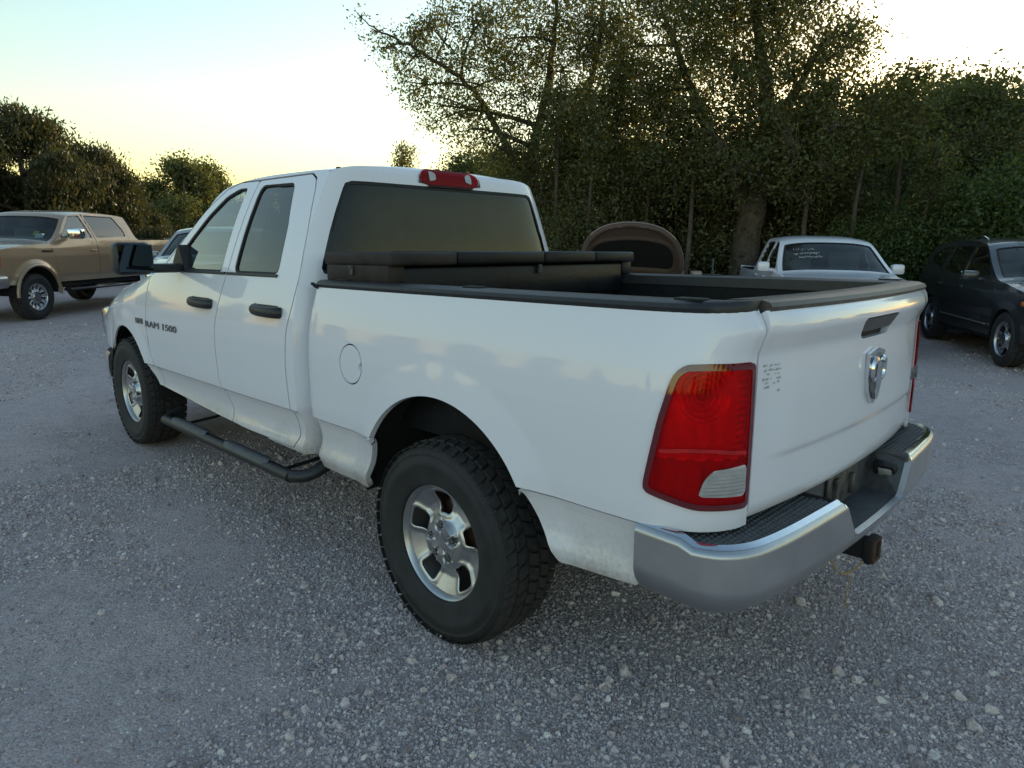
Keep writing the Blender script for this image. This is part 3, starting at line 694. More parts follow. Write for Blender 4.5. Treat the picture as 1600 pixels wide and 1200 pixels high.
        F.append(tuple(range(m_)) if s == -1 else tuple(reversed(range(m_))))
        obj('rail_cap', V, F, m_plastic, root)
        for x in (-.98, -.1, .75): obj('stake_pocket', *box((x, s*.865, 1.381), (.085, .045, .006), .002), m_rubber, root)
    obj('bed_liner', *merge(box((-.08, 0, .80), (2.04, 1.66, .06)), box((-.08, .825, 1.08), (2.04, .03, .54)), box((-.08, -.825, 1.08), (2.04, .03, .54)), box((.93, 0, 1.08), (.03, 1.66, .54)),
        *[box((-.08, y, .835), (2.0, .05, .02), .006) for y in np.linspace(-.7, .7, 8)]), m_liner, root)
    for s in (1, -1): obj('bed_wheel_box', *box((0, s*.70, .94), (.95, .26, .24), .05), m_liner, root)
    # ---- tailgate
    ys = np.linspace(-.763, .763, 90); zt = np.concatenate([np.linspace(.757, .90, 8), [.91, .918, .926, .934, .942], np.linspace(.96, 1.22, 10), np.linspace(1.228, 1.352, 16)])
    def tgx(y, z):
        bow = .050*(1-(np.abs(y)/.765)**2.2)
        e = np.clip((.763-np.abs(y))/.12, 0, 1)
        rel = np.interp(z, [.757, .78, .90, .918, .936, .97, 1.10, 1.225, 1.24, 1.292, 1.31, 1.335, 1.352], [-.012, 0, .004, .005, .013, .014, .014, .010, .012, .036, .036, .028, .010])
        rel2 = np.interp(z, [.757, .78, 1.225, 1.24, 1.292, 1.31, 1.335, 1.352], [-.012, 0, .0, .004, .026, .026, .02, .010])
        k = np.clip((.74-np.abs(y))/.16, 0, 1); k = k*k*(3-2*k)
        return -(1.136+bow+rel2*(1-k)+rel*k)
    tg = grid(ys, zt, lambda U, Z: (tgx(U, Z), U, Z))
    # handle pocket
    HP = rpoly([(.135, 1.222), (-.135, 1.222), (-.185, 1.296), (.185, 1.296)], .02)
    tgo = obj('tailgate', *flange(*(lambda m: (m[0], [tuple(reversed(q)) for q in m[1]]))(clip(tg[0], [tuple(q) for q in tg[1]], lambda V: -sdpoly(V[:, [1, 2]], HP))), -.03), white, root) if False else None
    tgm = (tg[0], [tuple(reversed(q)) for q in tg[1]])
    if normals(*tgm)[2000][0] > 0: tgm = (tg[0], [tuple(q) for q in tg[1]])
    tgo = obj('tailgate', *flange(*clip(*tgm, lambda V: -sdpoly(V[:, [1, 2]], HP)), .03), white, root)
    obj('handle_pocket', *offset(*clip(*tgm, lambda V: sdpoly(V[:, [1, 2]], HP)+.01), -.022), m_inner, tgo)
    hb = clip(*tgm, lambda V: np.minimum(sdpoly(V[:, [1, 2]], HP)-.006, V[:, 2]-1.246)); obj('tailgate_handle', *flange(*offset(*hb, -.001), .015), m_gplastic, tgo)
    obj('tailgate_inside', *box((-1.085, 0, 1.05), (.06, 1.5, .56), .01), m_liner, tgo)
    V = []; F = []; sec = [(.045, -.014), (.052, .004), (.044, .016), (.02, .022), (-.075, .020), (-.095, .010), (-.095, -.02)]
    yy = np.linspace(.745, -.757, 40)
    for y in yy:
        x0 = float(tgx(np.array([y]), np.array([1.352]))[0])
        for dx, dz_ in sec: V.append((x0-dx+.045, y, 1.357+dz_))
    m_ = len(sec)
    for i in range(39):
        for j in range(m_-1): a = i*m_+j; F.append((a, a+m_, a+1+m_, a+1))
    F.append(tuple(range(m_))); F.append(tuple(reversed(range(39*m_, 40*m_))))
    obj('tailgate_cap', V, F, m_cap, tgo)
    # emblem, lettering, worn sticker
    TM = lambda y, z, off: Matrix.Translation((float(tgx(np.array([y]), np.array([z]))[0])-off, y, z)) @ Matrix(((0, 0, -1, 0), (-1, 0, 0, 0), (0, 1, 0, 0), (0, 0, 0, 1)))
    def flat(poly, t):   # polygon in (u right, v up) -> bevelled plate, facing +z
        bm = bmesh.new(); vs = [bm.verts.new((a, b, 0)) for a, b in poly]; f = bm.faces.new(vs); f.normal_update()
        if f.normal.z < 0: f.normal_flip()
        r = bmesh.ops.extrude_face_region(bm, geom=[f]); 
        for v in r['geom']:
            if isinstance(v, bmesh.types.BMVert): v.co.z += t
        bm.verts.index_update(); out = ([tuple(v.co) for v in bm.verts], [tuple(v.index for v in f.verts) for f in bm.faces]); bm.free(); return out
    sh = [(.84*a_, .92*b_) for a_, b_ in [(-.092, .088), (0, .104), (.092, .088), (.094, .0), (.075, -.055), (.03, -.098), (0, -.112), (-.03, -.098), (-.075, -.055), (-.094, 0)]]
    shi = [(a*.82, b*.84) for a, b in sh]; ez = 1.087
    em = obj('emblem', *xf(flat(sh, .012), TM(0, ez, 0)), m_bchrome, tgo, angle=20)
    obj('emblem_field', *xf(flat(shi, .004), TM(0, ez, .011)), m_badge, em, angle=20)
    head = [(-.022, .06), (.022, .06), (.03, .0), (.018, -.06), (0, -.085), (-.018, -.06), (-.03, .0)]
    obj('emblem_head', *xf(flat(head, .010), TM(0, ez, .013)), m_bchrome, em, angle=20)
    for s in (1, -1):
        pts = [(s*(.039+.022*cos(a)), .022+.038*sin(a), .018) for a in np.linspace(2.4 if s == 1 else 2.4, -2.2, 14)]
        obj('emblem_horn', *xf(tube(pts, list(np.linspace(.012, .006, 14)), 6), TM(0, ez, 0)), m_bchrome, em)
    [obj('badge_letter', *q, m_badge, tgo, smooth=False) for q in islands(*xf(text_mesh('4x4', .075, .012), TM(-.66, 1.0, .006)))]
    # worn dealer sticker: broken rows of marks that no longer read
    rn = random.Random(5); mk = []
    for r in range(7):
        u = 0
        while u < .075:
            wd = rn.uniform(.004, .014); 
            if rn.random() < (.85 if r < 2 else .5): mk.append(xf(box((u+wd/2, -r*.0125+rn.uniform(-.002, .002), 0), (wd*.8, rn.choice([.003, .005, .007]), .0006)), Matrix.Identity(4)))
            u += wd
    sv, sf = merge(*mk); sv = [(0, .742-u, 1.197+v) for u, v, w in sv]; sv = [(float(tgx(np.array([b]), np.array([c]))[0])-.0015-.0005*(i % 2), b, c) for i, (a, b, c) in enumerate(sv)]
    obj('worn_sticker', sv, sf, m_decal, tgo, smooth=False)
    # ---- rear bumper
    half = [(-.905, .988), (-1.0, .988), (-1.09, .982), (-1.165, .950), (-1.22, .868), (-1.248, .72), (-1.264, .5), (-1.276, .25), (-1.28, 0)]
    cv = smooth_curve(half+[(x, -y) for x, y in reversed(half[:-1])], 8); bS, bC = resample(cv, .02)
    bT = np.gradient(bC, axis=0); bT /= np.linalg.norm(bT, axis=1)[:, None]; bN = np.column_stack([bT[:, 1], -bT[:, 0]])
    ztop = lambda x: np.interp(x, [-1.3, -1.15, -1.085, -1.05, -.9], [.737, .733, .731, .748, .752])
    tv = np.array([0, .02, .05, .1, .2, .35, .5, .65, .8, .9, .94, .965, .985, 1.0])
    td = np.array([.07, .052, .040, .028, .014, .004, 0, 0, .002, .004, .006, .010, .017, .03])
    def bfn(U, Tt):
        x = np.interp(U, bS, bC[:, 0]); y = np.interp(U, bS, bC[:, 1]); nx = np.interp(U, bS, bN[:, 0]); ny = np.interp(U, bS, bN[:, 1]); d = .07*np.clip(1-Tt/.45, 0, 1)**2.2+.03*np.clip((Tt-.86)/.14, 0, 1)**2
        zb = np.interp(np.abs(y), [0, .6, .9, .99], [.492, .497, .51, .515]); return x-nx*d, y-ny*d, zb+(ztop(x)-zb)*Tt
    bm_ = grid(bS, np.unique(np.concatenate([np.linspace(0, .5, 20), np.linspace(.5, .85, 8), np.linspace(.86, 1, 14)])), bfn); bm_ = (bm_[0], [tuple(q) for q in bm_[1]])
    if normals(*bm_)[len(bm_[0])//2][0] > 0: bm_ = (bm_[0], [tuple(reversed(q)) for q in bm_[1]])
    NP = [(.375, .80), (.365, .735), (.345, .715), (.262, .60), (.24, .588), (-.24, .588), (-.262, .60), (-.345, .715), (-.365, .735), (-.375, .80)]
    bumper = obj('rear_bumper', *flange(*clip(*bm_, lambda V: -sdpoly(V[:, [1, 2]], NP)), .022), m_chrome, root, angle=50)
    edge = []
    bright = clip(*bm_, lambda V: np.minimum(-sdpoly(V[:, [1, 2]], NP), V[:, 4]-.955)); [obj('edge_highlight', *q, m_bchrome, bumper, angle=60) for q in islands(*offset(*bright, .0012))]  # brighter chrome strips stand in for the sky highlight along the edges
    nn_ = clip(*bm_, lambda V: np.minimum(-sdpoly(V[:, [1, 2]], NP), .007+sdpoly(V[:, [1, 2]], NP))); obj('edge_highlight', *offset(*nn_, .0012), m_bchrome, bumper, angle=60)
    for s in (1, -1):
        outer = [tuple(q) for q in bC if .34 < q[1] and q[0] < -1.0]; outer = [(x+.024, y-.012) for x, y in outer]
        poly = outer+[(-1.10, .36), (-1.07, .60), (-1.02, .80), (-.98, .92)]
        n = len(poly); V = [(x, s*y, .722) for x, y in poly]+[(x, s*y, .66) for x, y in poly]
        F = [tuple(range(n)), tuple(range(2*n-1, n-1, -1))]+[(i, i+n, (i+1) % n+n, (i+1) % n) for i in range(n)]
        if s == 1: F = [tuple(reversed(f)) for f in F]
        pad = obj('bumper_step', V, F, m_gplastic, bumper, smooth=False)
        hexes = []
        P2 = np.array(poly)
        for i in range(40):
            for j in range(14):
                y = .37+i*.021+(.0105 if j % 2 else 0); x = -1.268+j*.0185
                if sdpoly(np.array([[x, y]]), poly)[0] < .018: continue
                for k in range(1):
                    r = .0092; hv = [(x+r*cos(a), s*(y+r*sin(a)*1.05), .722) for a in np.arange(6)*pi/3]+[(x+r*.6*cos(a), s*(y+r*.6*sin(a)), .7275) for a in np.arange(6)*pi/3]
                    hf = [tuple(range(6, 12))]+[(a, (a+1) % 6, (a+1) % 6+6, a+6) for a in range(6)]; hexes.append((hv, hf if s == 1 else [tuple(reversed(q)) for q in hf]))
        hv, hf = merge(*hexes); o = obj('step_grip', hv, hf, m_gplastic, pad, smooth=False); o['kind'] = 'stuff'
    nf = [(-1.262, .25, .585), (-1.262, -.25, .585), (-1.12, -.30, .580), (-1.12, .30, .580), (-1.12, .36, .735), (-1.12, -.36, .735), (-1.255, .362, .732), (-1.255, -.362, .732)]
    obj('plate_recess', nf, [(0, 1, 2, 3), (3, 2, 5, 4), (0, 3, 4, 6), (1, 7, 5, 2)], m_gplastic, bumper, smooth=False)
    obj('plate_bracket', *merge(box((-1.128, -.02, .66), (.012, .30, .13), .004), box((-1.14, .07, .66), (.02, .03, .10), .004), box((-1.14, -.09, .655), (.02, .02, .08), .004)), m_steel, bumper)
    for s in (1, -1):
        Mx = Matrix.Translation((-1.19, s*.315, .665)) @ Matrix.Rotation(s*.55, 4, 'X')
        o = obj('plate_lamp', *xf(box((0, 0, 0), (.085, .035, .075), .012), Mx), m_plastic, bumper)
        obj('lamp_lens', *xf(box((-.004, -s*.016, 0), (.05, .012, .045), .006), Mx), m_lenswhite, o)
    obj('hitch_receiver', *merge(box((-1.08, 0, .455), (.34, .07, .07), .006), box((-1.255, 0, .455), (.03, .092, .092), .008), box((-1.05, 0, .47), (.09, 1.0, .07), .02)), m_under, root)
    obj('hitch_collar', *merge(box((-1.272, .034, .455), (.012, .014, .085), .003), box((-1.272, -.034, .455), (.012, .014, .085), .003), box((-1.272, 0, .492), (.012, .08, .012), .003), box((-1.272, 0, .418), (.012, .08, .012), .003)), m_rust, root)
    obj('wire_harness', *merge(tube([tuple(q) for q in smooth_curve([(-1.19, .22, .47), (-1.22, .19, .415), (-1.24, .12, .41), (-1.25, .06, .425)], 6)], .0035, 6), tube([tuple(q) for q in smooth_curve([(-1.22, .14, .41), (-1.235, .135, .37), (-1.23, .14, .32), (-1.235, .145, .27)], 5)], .002, 5)), m_straw, root)
    # ---- side steps
    for s in (1, -1):
        pts = [(2.93, s*.86, .43), (2.90, s*.94, .40), (2.84, s*.985, .392), (2.70, s*.99, .392), (1.3, s*.99, .398), (1.13, s*.985, .402), (1.05, s*.93, .42), (1.02, s*.82, .48)]
        V, F = tube([tuple(q) for q in smooth_curve(pts, 6)], .036, 14); V = [(x, y, .394+(z-.394)*.86) for x, y, z in V]; st = obj('side_step', V, F, m_plastic, root)
        for xa, xb in ((2.16, 2.70), (1.36, 1.90)):
            xs = np.linspace(xa, xb, 12); pv = []; pf = []
            for i, x in enumerate(xs):
                e = min(1, min(i, 11-i)/1.5)
                for k in range(7): a = radians(20+140*k/6); pv.append((x, s*(.988+.044*cos(a)*(.6+.4*e)), .396+.040*sin(a)+.004*e))
            for i in range(11):
                for k in range(6): a = i*7+k; pf.append((a, a+7, a+8, a+1) if s == 1 else (a+1, a+8, a+7, a))
            obj('step_tread', pv, pf, m_gplastic, st)
        for x in (2.62, 1.28): obj('step_bracket', *tube([(x, s*.96, .395), (x, s*.75, .41), (x, s*.45, .50)], .010, 8), m_under, st)
    # ---- mirrors
    for s in (1, -1):
        V, F = box((2.50, s*1.205, 1.463), (.13, .215, .19), .045, 4); V = [(x+.04*abs(z-1.463) if x > 2.5 else x, y, z) for x, y, z in V]
        mo = obj('side_mirror', V, F, m_plastic, root)
        obj('mirror_glass', *box((2.434, s*1.205, 1.465), (.008, .188, .158), .003, 1), plain('mirror_glass', (.03, .042, .06), .03, metal=1, var=.02), mo)
        obj('mirror_arm', *merge(box((2.53, s*1.02, 1.405), (.10, .20, .055), .02), prism([(2.46, 1.385), (2.70, 1.385), (2.62, 1.47), (2.545, 1.545)], s*.925, s*.86)), m_plastic, mo)
    # ---- cabin
    obj('cabin_floor', *box((2.1, 0, .72), (2.1, 1.7, .1)), m_inner, root)
    obj('headliner', *box((1.75, 0, 1.88), (1.1, 1.2, .02), .005), plain('headliner_grey', (.3, .3, .31), .9), root)
    for y in (.42, -.42): seat(root, 2.08, y, .98, .54)
    for y in (.45, 0, -.45): seat(root, 1.33, y, .98, .46, tall=.56)
    obj('dashboard', *box((2.88, 0, 1.20), (.45, 1.62, .32), .08), m_dash, root)
    obj('steering_wheel', *xf(lathe([(.175+.014*cos(a), .014*sin(a)) for a in np.linspace(0, 2*pi, 9)[:-1]], 28, True), Matrix.Translation((2.55, .42, 1.24)) @ Matrix.Rotation(radians(62), 4, 'Y') @ Matrix.Rotation(pi/2, 4, 'X')), m_dash, root)
    # ---- wheels, wells, chassis
    WP = wheel_parts(.405, .268, .232, 5, .048, 'hero')
    for x, hz, (cx, cz, r) in ((0, .405, RA), (3.569, .491, FA)):
        for s in (1, -1):
            mw = well(cx, cz, r+.03, .955, .50); obj('wheel_well', *(mw if s == 1 else mir(mw)), m_under, root)
            wheel_at(root, WP, x, s*.862, hz-.012, s == 1, (m_wheel, m_chrome, m_rust, True), rot=(.35 if x == 0 else 1.1))
    obj('chassis', *merge(*[box((1.6, s*.42, .56), (5.2, .09, .16), .01) for s in (1, -1)], box((2.05, 0, .64), (2.0, 1.7, .08)), tube([(0, -.75, .40), (0, .75, .40)], .055, 10), tube([(3.569, -.75, .48), (3.569, .75, .48)], .05, 10),
        xf(lathe([(.0, -.12), (.10, -.09), (.15, 0), (.10, .09), (0, .12)], 16), Matrix.Translation((0, .1, .41))), tube([(1.0, -.1, .5), (0.1, .1, .43)], .045, 10), box((.95, .3, .50), (1.1, .5, .22), .05), tube([(2.4, -.3, .47), (.6, -.35, .48), (-.6, -.62, .5), (-1.05, -.75, .48)], .04, 10), box((-.6, 0, .60), (.75, .75, .18), .08)), m_under, root)
    return root
_m = plain('lamp_inside', (.9, .75, .75), .35, metal=.45, var=.15, scale=40)
_m = plain('red_reflector', (.75, .05, .05), .35, metal=.5, var=.5, scale=14)
_m = plain('dark_red_lens2', (.20, .004, .010), .12, coat=1, var=.15, scale=8)
_m = plain('bright_red_lens', (.5, .01, .014), .3, var=.2)
def build_toolbox():
    t = thing('truck_toolbox', 'long black plastic crossover toolbox lying across the white pickup bed behind the cab', 'toolbox', ry=RAKE)
    x0, x1, hw = .40, .93, .88
    body = obj('box_body', *merge(box(((x0+x1)/2, 0, 1.36), (x1-x0-.06, 1.58, .16), .015), box(((x0+x1)/2, 0, 1.24), (x1-x0-.1, 1.5, .3), .03)), m_box, t)
    for s in (1, -1): obj('end_panel', *box(((x0+x1)/2, s*(hw-.055), 1.412), (x1-x0-.045, .09, .076), .012), m_boxbrown if s == 1 else m_box, t)
    for s in (1, -1):
        e = obj('end_lid', *box(((x0+x1)/2, s*.685, 1.474), (x1-x0, .365, .058), .016, 3), m_boxbrown if s == 1 else m_box, t)
    for y0, y1 in ((.50, -.08), (-.086, -.498)): obj('lid', *box(((x0+x1)/2, (y0+y1)/2, 1.475), (x1-x0, abs(y0-y1), .060), .012, 3), m_box, t)
    for s in (1, -1): obj('latch', *merge(box(((x0+x1)/2+.02, s*(hw-.005), 1.425), (.022, .012, .045), .005), box(((x0+x1)/2+.02, s*(hw+.001), 1.438), (.014, .012, .02), .005)), m_steel, t)
    obj('lock', *box((x0+.022, -.06, 1.42), (.02, .024, .045), .005), m_steel, t)
    return t
# ------------------------------------------------------------------ ground
def build_ground():
    m, t, p = nodes('gravel_ground')
    tc = N(t, 'ShaderNodeTexCoord'); geo = tc.outputs['Object']
    big = N(t, 'ShaderNodeTexNoise', Scale=.55, Detail=5, Roughness=.6); t.links.new(geo, big.inputs['Vector'])
    mid = N(t, 'ShaderNodeTexNoise', Scale=7, Detail=6, Roughness=.7); t.links.new(geo, mid.inputs['Vector'])
    fine = N(t, 'ShaderNodeTexNoise', Scale=160, Detail=4, Roughness=.7); t.links.new(geo, fine.inputs['Vector'])
    v1 = N(t, 'ShaderNodeTexVoronoi', Scale=105); t.links.new(geo, v1.inputs['Vector'])
    v2 = N(t, 'ShaderNodeTexVoronoi', Scale=34); t.links.new(geo, v2.inputs['Vector'])
    base = ramp(t, mid.outputs[0], [(.28, (.42, .33, .33)), (.5, (.55, .445, .445)), (.75, (.64, .53, .53))])
    bigc = ramp(t, big.outputs[0], [(.33, (.74, .72, .75)), (.67, (1.12, 1.07, 1.05))])
    mul = N(t, 'ShaderNodeMix', data_type='RGBA', blend_type='MULTIPLY'); mul.inputs[0].default_value = 1; t.links.new(base.outputs[0], mul.inputs[6]); t.links.new(bigc.outputs[0], mul.inputs[7])
    sv = N(t, 'ShaderNodeSeparateColor'); t.links.new(v1.outputs['Color'], sv.inputs[0])
    st = ramp(t, sv.outputs[0], [(0, (.22, .20, .20)), (.45, (.43, .39, .388)), (.85, (.56, .52, .512)), (1, (.74, .71, .68))])
    fm = mth(t, 'MULTIPLY', sv.outputs[1], .75)
    c2 = mixc(t, fm, mul.outputs[2], st.outputs[0])
    f3 = ramp(t, fine.outputs[0], [(.3, (.7, .7, .7)), (.7, (1.3, 1.3, 1.3))])
    mul2 = N(t, 'ShaderNodeMix', data_type='RGBA', blend_type='MULTIPLY'); mul2.inputs[0].default_value = .8; t.links.new(c2, mul2.inputs[6]); t.links.new(f3.outputs[0], mul2.inputs[7])
    t.links.new(mul2.outputs[2], p.inputs['Base Color']); p.inputs['Roughness'].default_value = .9; p.inputs['Specular IOR Level'].default_value = .25
    h = mth(t, 'SUBTRACT', 1.0, v1.outputs['Distance']); h2 = mth(t, 'SUBTRACT', 1.0, v2.outputs['Distance'])
    h = mth(t, 'ADD', h, mth(t, 'MULTIPLY', h2, .45)); h = mth(t, 'ADD', h, mth(t, 'MULTIPLY', fine.outputs[0], .8)); h = mth(t, 'ADD', h, mth(t, 'MULTIPLY', mid.outputs[0], 2.0))
    bump(t, p, h, .9, .007); MATS['gravel_ground'] = m
    # one sheet: fine and slightly uneven round the camera, running to the horizon
    def axis(c): 
        a = np.concatenate([-np.geomspace(900, 9, 22), np.linspace(-8.5, 8.5, 120), np.geomspace(9, 900, 22)]); return a+c
    V, F = grid(axis(1.0), axis(-1.0), lambda U, Vv: (U, Vv, relief(U, Vv)))
    o = obj('ground', V, [tuple(q) for q in F], m, None, angle=180); o['kind'] = 'structure'
    return o
def vnoise(x, y, f, seed):
    r = np.random.default_rng(seed).random((64, 64)); X = x*f; Y = y*f; i = np.floor(X).astype(int); j = np.floor(Y).astype(int); a = X-i; b = Y-j; a = a*a*(3-2*a); b = b*b*(3-2*b)
    g = lambda p, q: r[p % 64, q % 64]
    return (g(i, j)*(1-a)+g(i+1, j)*a)*(1-b)+(g(i, j+1)*(1-a)+g(i+1, j+1)*a)*b
def relief(x, y):
    far = np.clip(1-np.hypot(x-1, y+1)/30, 0, 1)
    return far*(.030*(vnoise(x, y, .9, 1)-.6)+.016*(vnoise(x, y, 2.6, 2)-.6)+.008*(vnoise(x, y, 6.5, 3)-.5))-.012
def gravel_density(x, y):
    u = x*.94-y*.34; v = x*.34+y*.94
    d = vnoise(x, y, 1.1, 11)*.35+vnoise(x, y, 3.1, 12)*.30+vnoise(u*.35, v*1.5, 1.0, 13)*.35
    return np.clip((d-.40)*4.2, .04, 1)
def build_gravel():
    """loose stones: points scattered where the camera's ground is near, stones instanced on them"""
    rng = np.random.default_rng(3); pts = []
    n = 1150000
    ang0 = atan2(CF[1], CF[0]); a = ang0+rng.uniform(-.78, .78, n); d = 1.0+rng.power(.85, n)*13.5
    d = np.where(rng.random(n) < .6, 1.0+rng.random(n)*4.2, d)
    x = CP[0]+d*np.cos(a); y = CP[1]+d*np.sin(a)
    keep = rng.random(n) < gravel_density(x, y)*np.clip(d/3.2, .45, 1)*.62
    x, y, d = x[keep], y[keep], d[keep]; k = len(x)
    sc = np.exp(rng.normal(math.log(.0028), .46, k))*(1+.35*np.clip((d-4)/6, 0, 1)); sc = np.clip(sc, .002, .016)
    big = rng.random(k) < .0011; sc[big] = rng.uniform(.009, .022, big.sum())
    # a few stray larger stones where the photograph shows them
    z = relief(x, y)+sc*.25
    me = bpy.data.meshes.new('gravel'); me.vertices.add(k); me.vertices.foreach_set('co', np.column_stack([x, y, z]).ravel())
    A = me.attributes.new('rot', 'FLOAT_VECTOR', 'POINT'); A.data.foreach_set('vector', rng.uniform(0, 6.28, (k, 3)).ravel())
    S = me.attributes.new('scl', 'FLOAT_VECTOR', 'POINT'); S.data.foreach_set('vector', (sc[:, None]*rng.uniform(.6, 1.35, (k, 3))).ravel())
    I = me.attributes.new('pick', 'INT', 'POINT'); I.data.foreach_set('value', rng.integers(0, 4, k).astype(np.int32))
    o = bpy.data.objects.new('gravel', me); COL.objects.link(o); o['kind'] = 'stuff'
    m, t, p = nodes('loose_stone')
    oi = N(t, 'ShaderNodeObjectInfo'); r = ramp(t, oi.outputs['Random'], [(0, (.28, .235, .24)), (.35, (.46, .385, .39)), (.65, (.57, .49, .492)), (.86, (.65, .575, .572)), (.95, (.70, .61, .58)), (1, (.82, .77, .75))])
    tc = N(t, 'ShaderNodeTexCoord'); nz = N(t, 'ShaderNodeTexNoise', Scale=2.2, Detail=3); t.links.new(tc.outputs['Object'], nz.inputs['Vector'])
    g = ramp(t, nz.outputs[0], [(.3, (.75, .75, .76)), (.7, (1.15, 1.14, 1.12))])
    mul = N(t, 'ShaderNodeMix', data_type='RGBA', blend_type='MULTIPLY'); mul.inputs[0].default_value = 1; t.links.new(r.outputs[0], mul.inputs[6]); t.links.new(g.outputs[0], mul.inputs[7])
    t.links.new(mul.outputs[2], p.inputs['Base Color']); p.inputs['Roughness'].default_value = .85
    ng = bpy.data.node_groups.new('gravel_scatter', 'GeometryNodeTree')
    ng.interface.new_socket('Geometry', in_out='INPUT', socket_type='NodeSocketGeometry'); ng.interface.new_socket('Geometry', in_out='OUTPUT', socket_type='NodeSocketGeometry')
    gi = ng.nodes.new('NodeGroupInput'); go = ng.nodes.new('NodeGroupOutput'); L = ng.links.new
    join = ng.nodes.new('GeometryNodeGeometryToInstance')
    for q in range(4):
        ico = ng.nodes.new('GeometryNodeMeshIcoSphere'); ico.inputs['Radius'].default_value = 1; ico.inputs['Subdivisions'].default_value = 2
        pos = ng.nodes.new('GeometryNodeInputPosition'); nz = ng.nodes.new('ShaderNodeTexNoise'); nz.noise_dimensions = '4D'; nz.inputs['Scale'].default_value = .9; nz.inputs['W'].default_value = q*7.3; nz.inputs['Detail'].default_value = 1
        L(pos.outputs[0], nz.inputs['Vector'])
        sub = ng.nodes.new('ShaderNodeVectorMath'); sub.operation = 'SUBTRACT'; L(nz.outputs['Color'], sub.inputs[0]); sub.inputs[1].default_value = (.5, .5, .5)
        scl = ng.nodes.new('ShaderNodeVectorMath'); scl.operation = 'SCALE'; L(sub.outputs[0], scl.inputs[0]); scl.inputs['Scale'].default_value = 2.2
        sp = ng.nodes.new('GeometryNodeSetPosition'); L(ico.outputs[0], sp.inputs['Geometry']); L(scl.outputs[0], sp.inputs['Offset'])
        sm = ng.nodes.new('GeometryNodeSetMaterial'); sm.inputs['Material'].default_value = m; L(sp.outputs[0], sm.inputs['Geometry']); L(sm.outputs[0], join.inputs[0])
    iop = ng.nodes.new('GeometryNodeInstanceOnPoints'); L(gi.outputs[0], iop.inputs['Points']); L(join.outputs[0], iop.inputs['Instance']); iop.inputs['Pick Instance'].default_value = True
    def attr(nm, ty):
        a = ng.nodes.new('GeometryNodeInputNamedAttribute'); a.data_type = ty; a.inputs['Name'].default_value = nm; return a.outputs[0]
    L(attr('pick', 'INT'), iop.inputs['Instance Index']); L(attr('scl', 'FLOAT_VECTOR'), iop.inputs['Scale'])
    er = ng.nodes.new('FunctionNodeEulerToRotation'); L(attr('rot', 'FLOAT_VECTOR'), er.inputs[0]); L(er.outputs[0], iop.inputs['Rotation'])
    L(iop.outputs[0], go.inputs[0]); md = o.modifiers.new('scatter', 'NODES'); md.node_group = ng
    print('stones', k)

# ------------------------------------------------------------------ trees
def leafmat(name, dark, light, trans=.35, dry=None):
    m = bpy.data.materials.new(name); m.use_nodes = True; t = m.node_tree
    for n in list(t.nodes): t.nodes.remove(n)
    out = N(t, 'ShaderNodeOutputMaterial'); g = N(t, 'ShaderNodeNewGeometry')
    stops = [(0, dark), (.7, light)]+([(.9, light), (.95, dry)] if dry else [])
    r = ramp(t, g.outputs['Random Per Island'], stops)
    d = N(t, 'ShaderNodeBsdfDiffuse'); tr = N(t, 'ShaderNodeBsdfTranslucent'); gl = N(t, 'ShaderNodeBsdfGlossy'); gl.inputs['Roughness'].default_value = .45; gl.inputs[0].default_value = (.6, .6, .6, 1)
    t.links.new(r.outputs[0], d.inputs[0])
    bc = N(t, 'ShaderNodeMix', data_type='RGBA', blend_type='MULTIPLY'); bc.inputs[0].default_value = 1; t.links.new(r.outputs[0], bc.inputs[6]); bc.inputs[7].default_value = (1.5, 1.35, .6, 1); t.links.new(bc.outputs[2], tr.inputs[0])
    a = N(t, 'ShaderNodeMixShader'); a.inputs[0].default_value = trans; t.links.new(d.outputs[0], a.inputs[1]); t.links.new(tr.outputs[0], a.inputs[2])
    b = N(t, 'ShaderNodeMixShader'); b.inputs[0].default_value = .04; t.links.new(a.outputs[0], b.inputs[1]); t.links.new(gl.outputs[0], b.inputs[2])
    t.links.new(b.outputs[0], out.inputs[0]); MATS[name] = m; return m
m_bark = plain('grey_brown_bark', (.085, .066, .05), .95, var=.45, scale=9, bmp=.9, bscale=26)
l_elm = leafmat('elm_leaves', (.070, .088, .032), (.145, .16, .06), .5, (.22, .15, .045))
l_oak = leafmat('oak_leaves', (.055, .068, .028), (.13, .145, .055), .45)
l_cedar = leafmat('cedar_sprays', (.035, .044, .020), (.09, .095, .042), .25, (.16, .11, .04))
l_bush = leafmat('bush_leaves', (.05, .075, .024), (.12, .16, .055), .45)
l_thick = leafmat('thicket_leaves', (.040, .050, .020), (.15, .155, .06), .45, (.19, .13, .06))
def leaves(centers, per, sigma, size, rng, up=0.0, asp=.5, flat=.8):
    n = len(centers)*per; c = np.repeat(centers, per, 0)+rng.normal(0, 1, (n, 3))*np.array([sigma, sigma, sigma*flat])
    d = rng.normal(0, 1, (n, 3)); d[:, 2] += up; d /= np.linalg.norm(d, axis=1)[:, None]
    e = np.cross(d, rng.normal(0, 1, (n, 3))); e /= np.linalg.norm(e, axis=1)[:, None]
    l = size*rng.uniform(.6, 1.35, n)[:, None]; nn = np.cross(d, e)
    v = np.stack([c-d*l*.5, c+e*l*asp*.5+nn*l*.08, c+d*l*.5, c-e*l*asp*.5+nn*l*.08], 1).reshape(-1, 3)
    return v
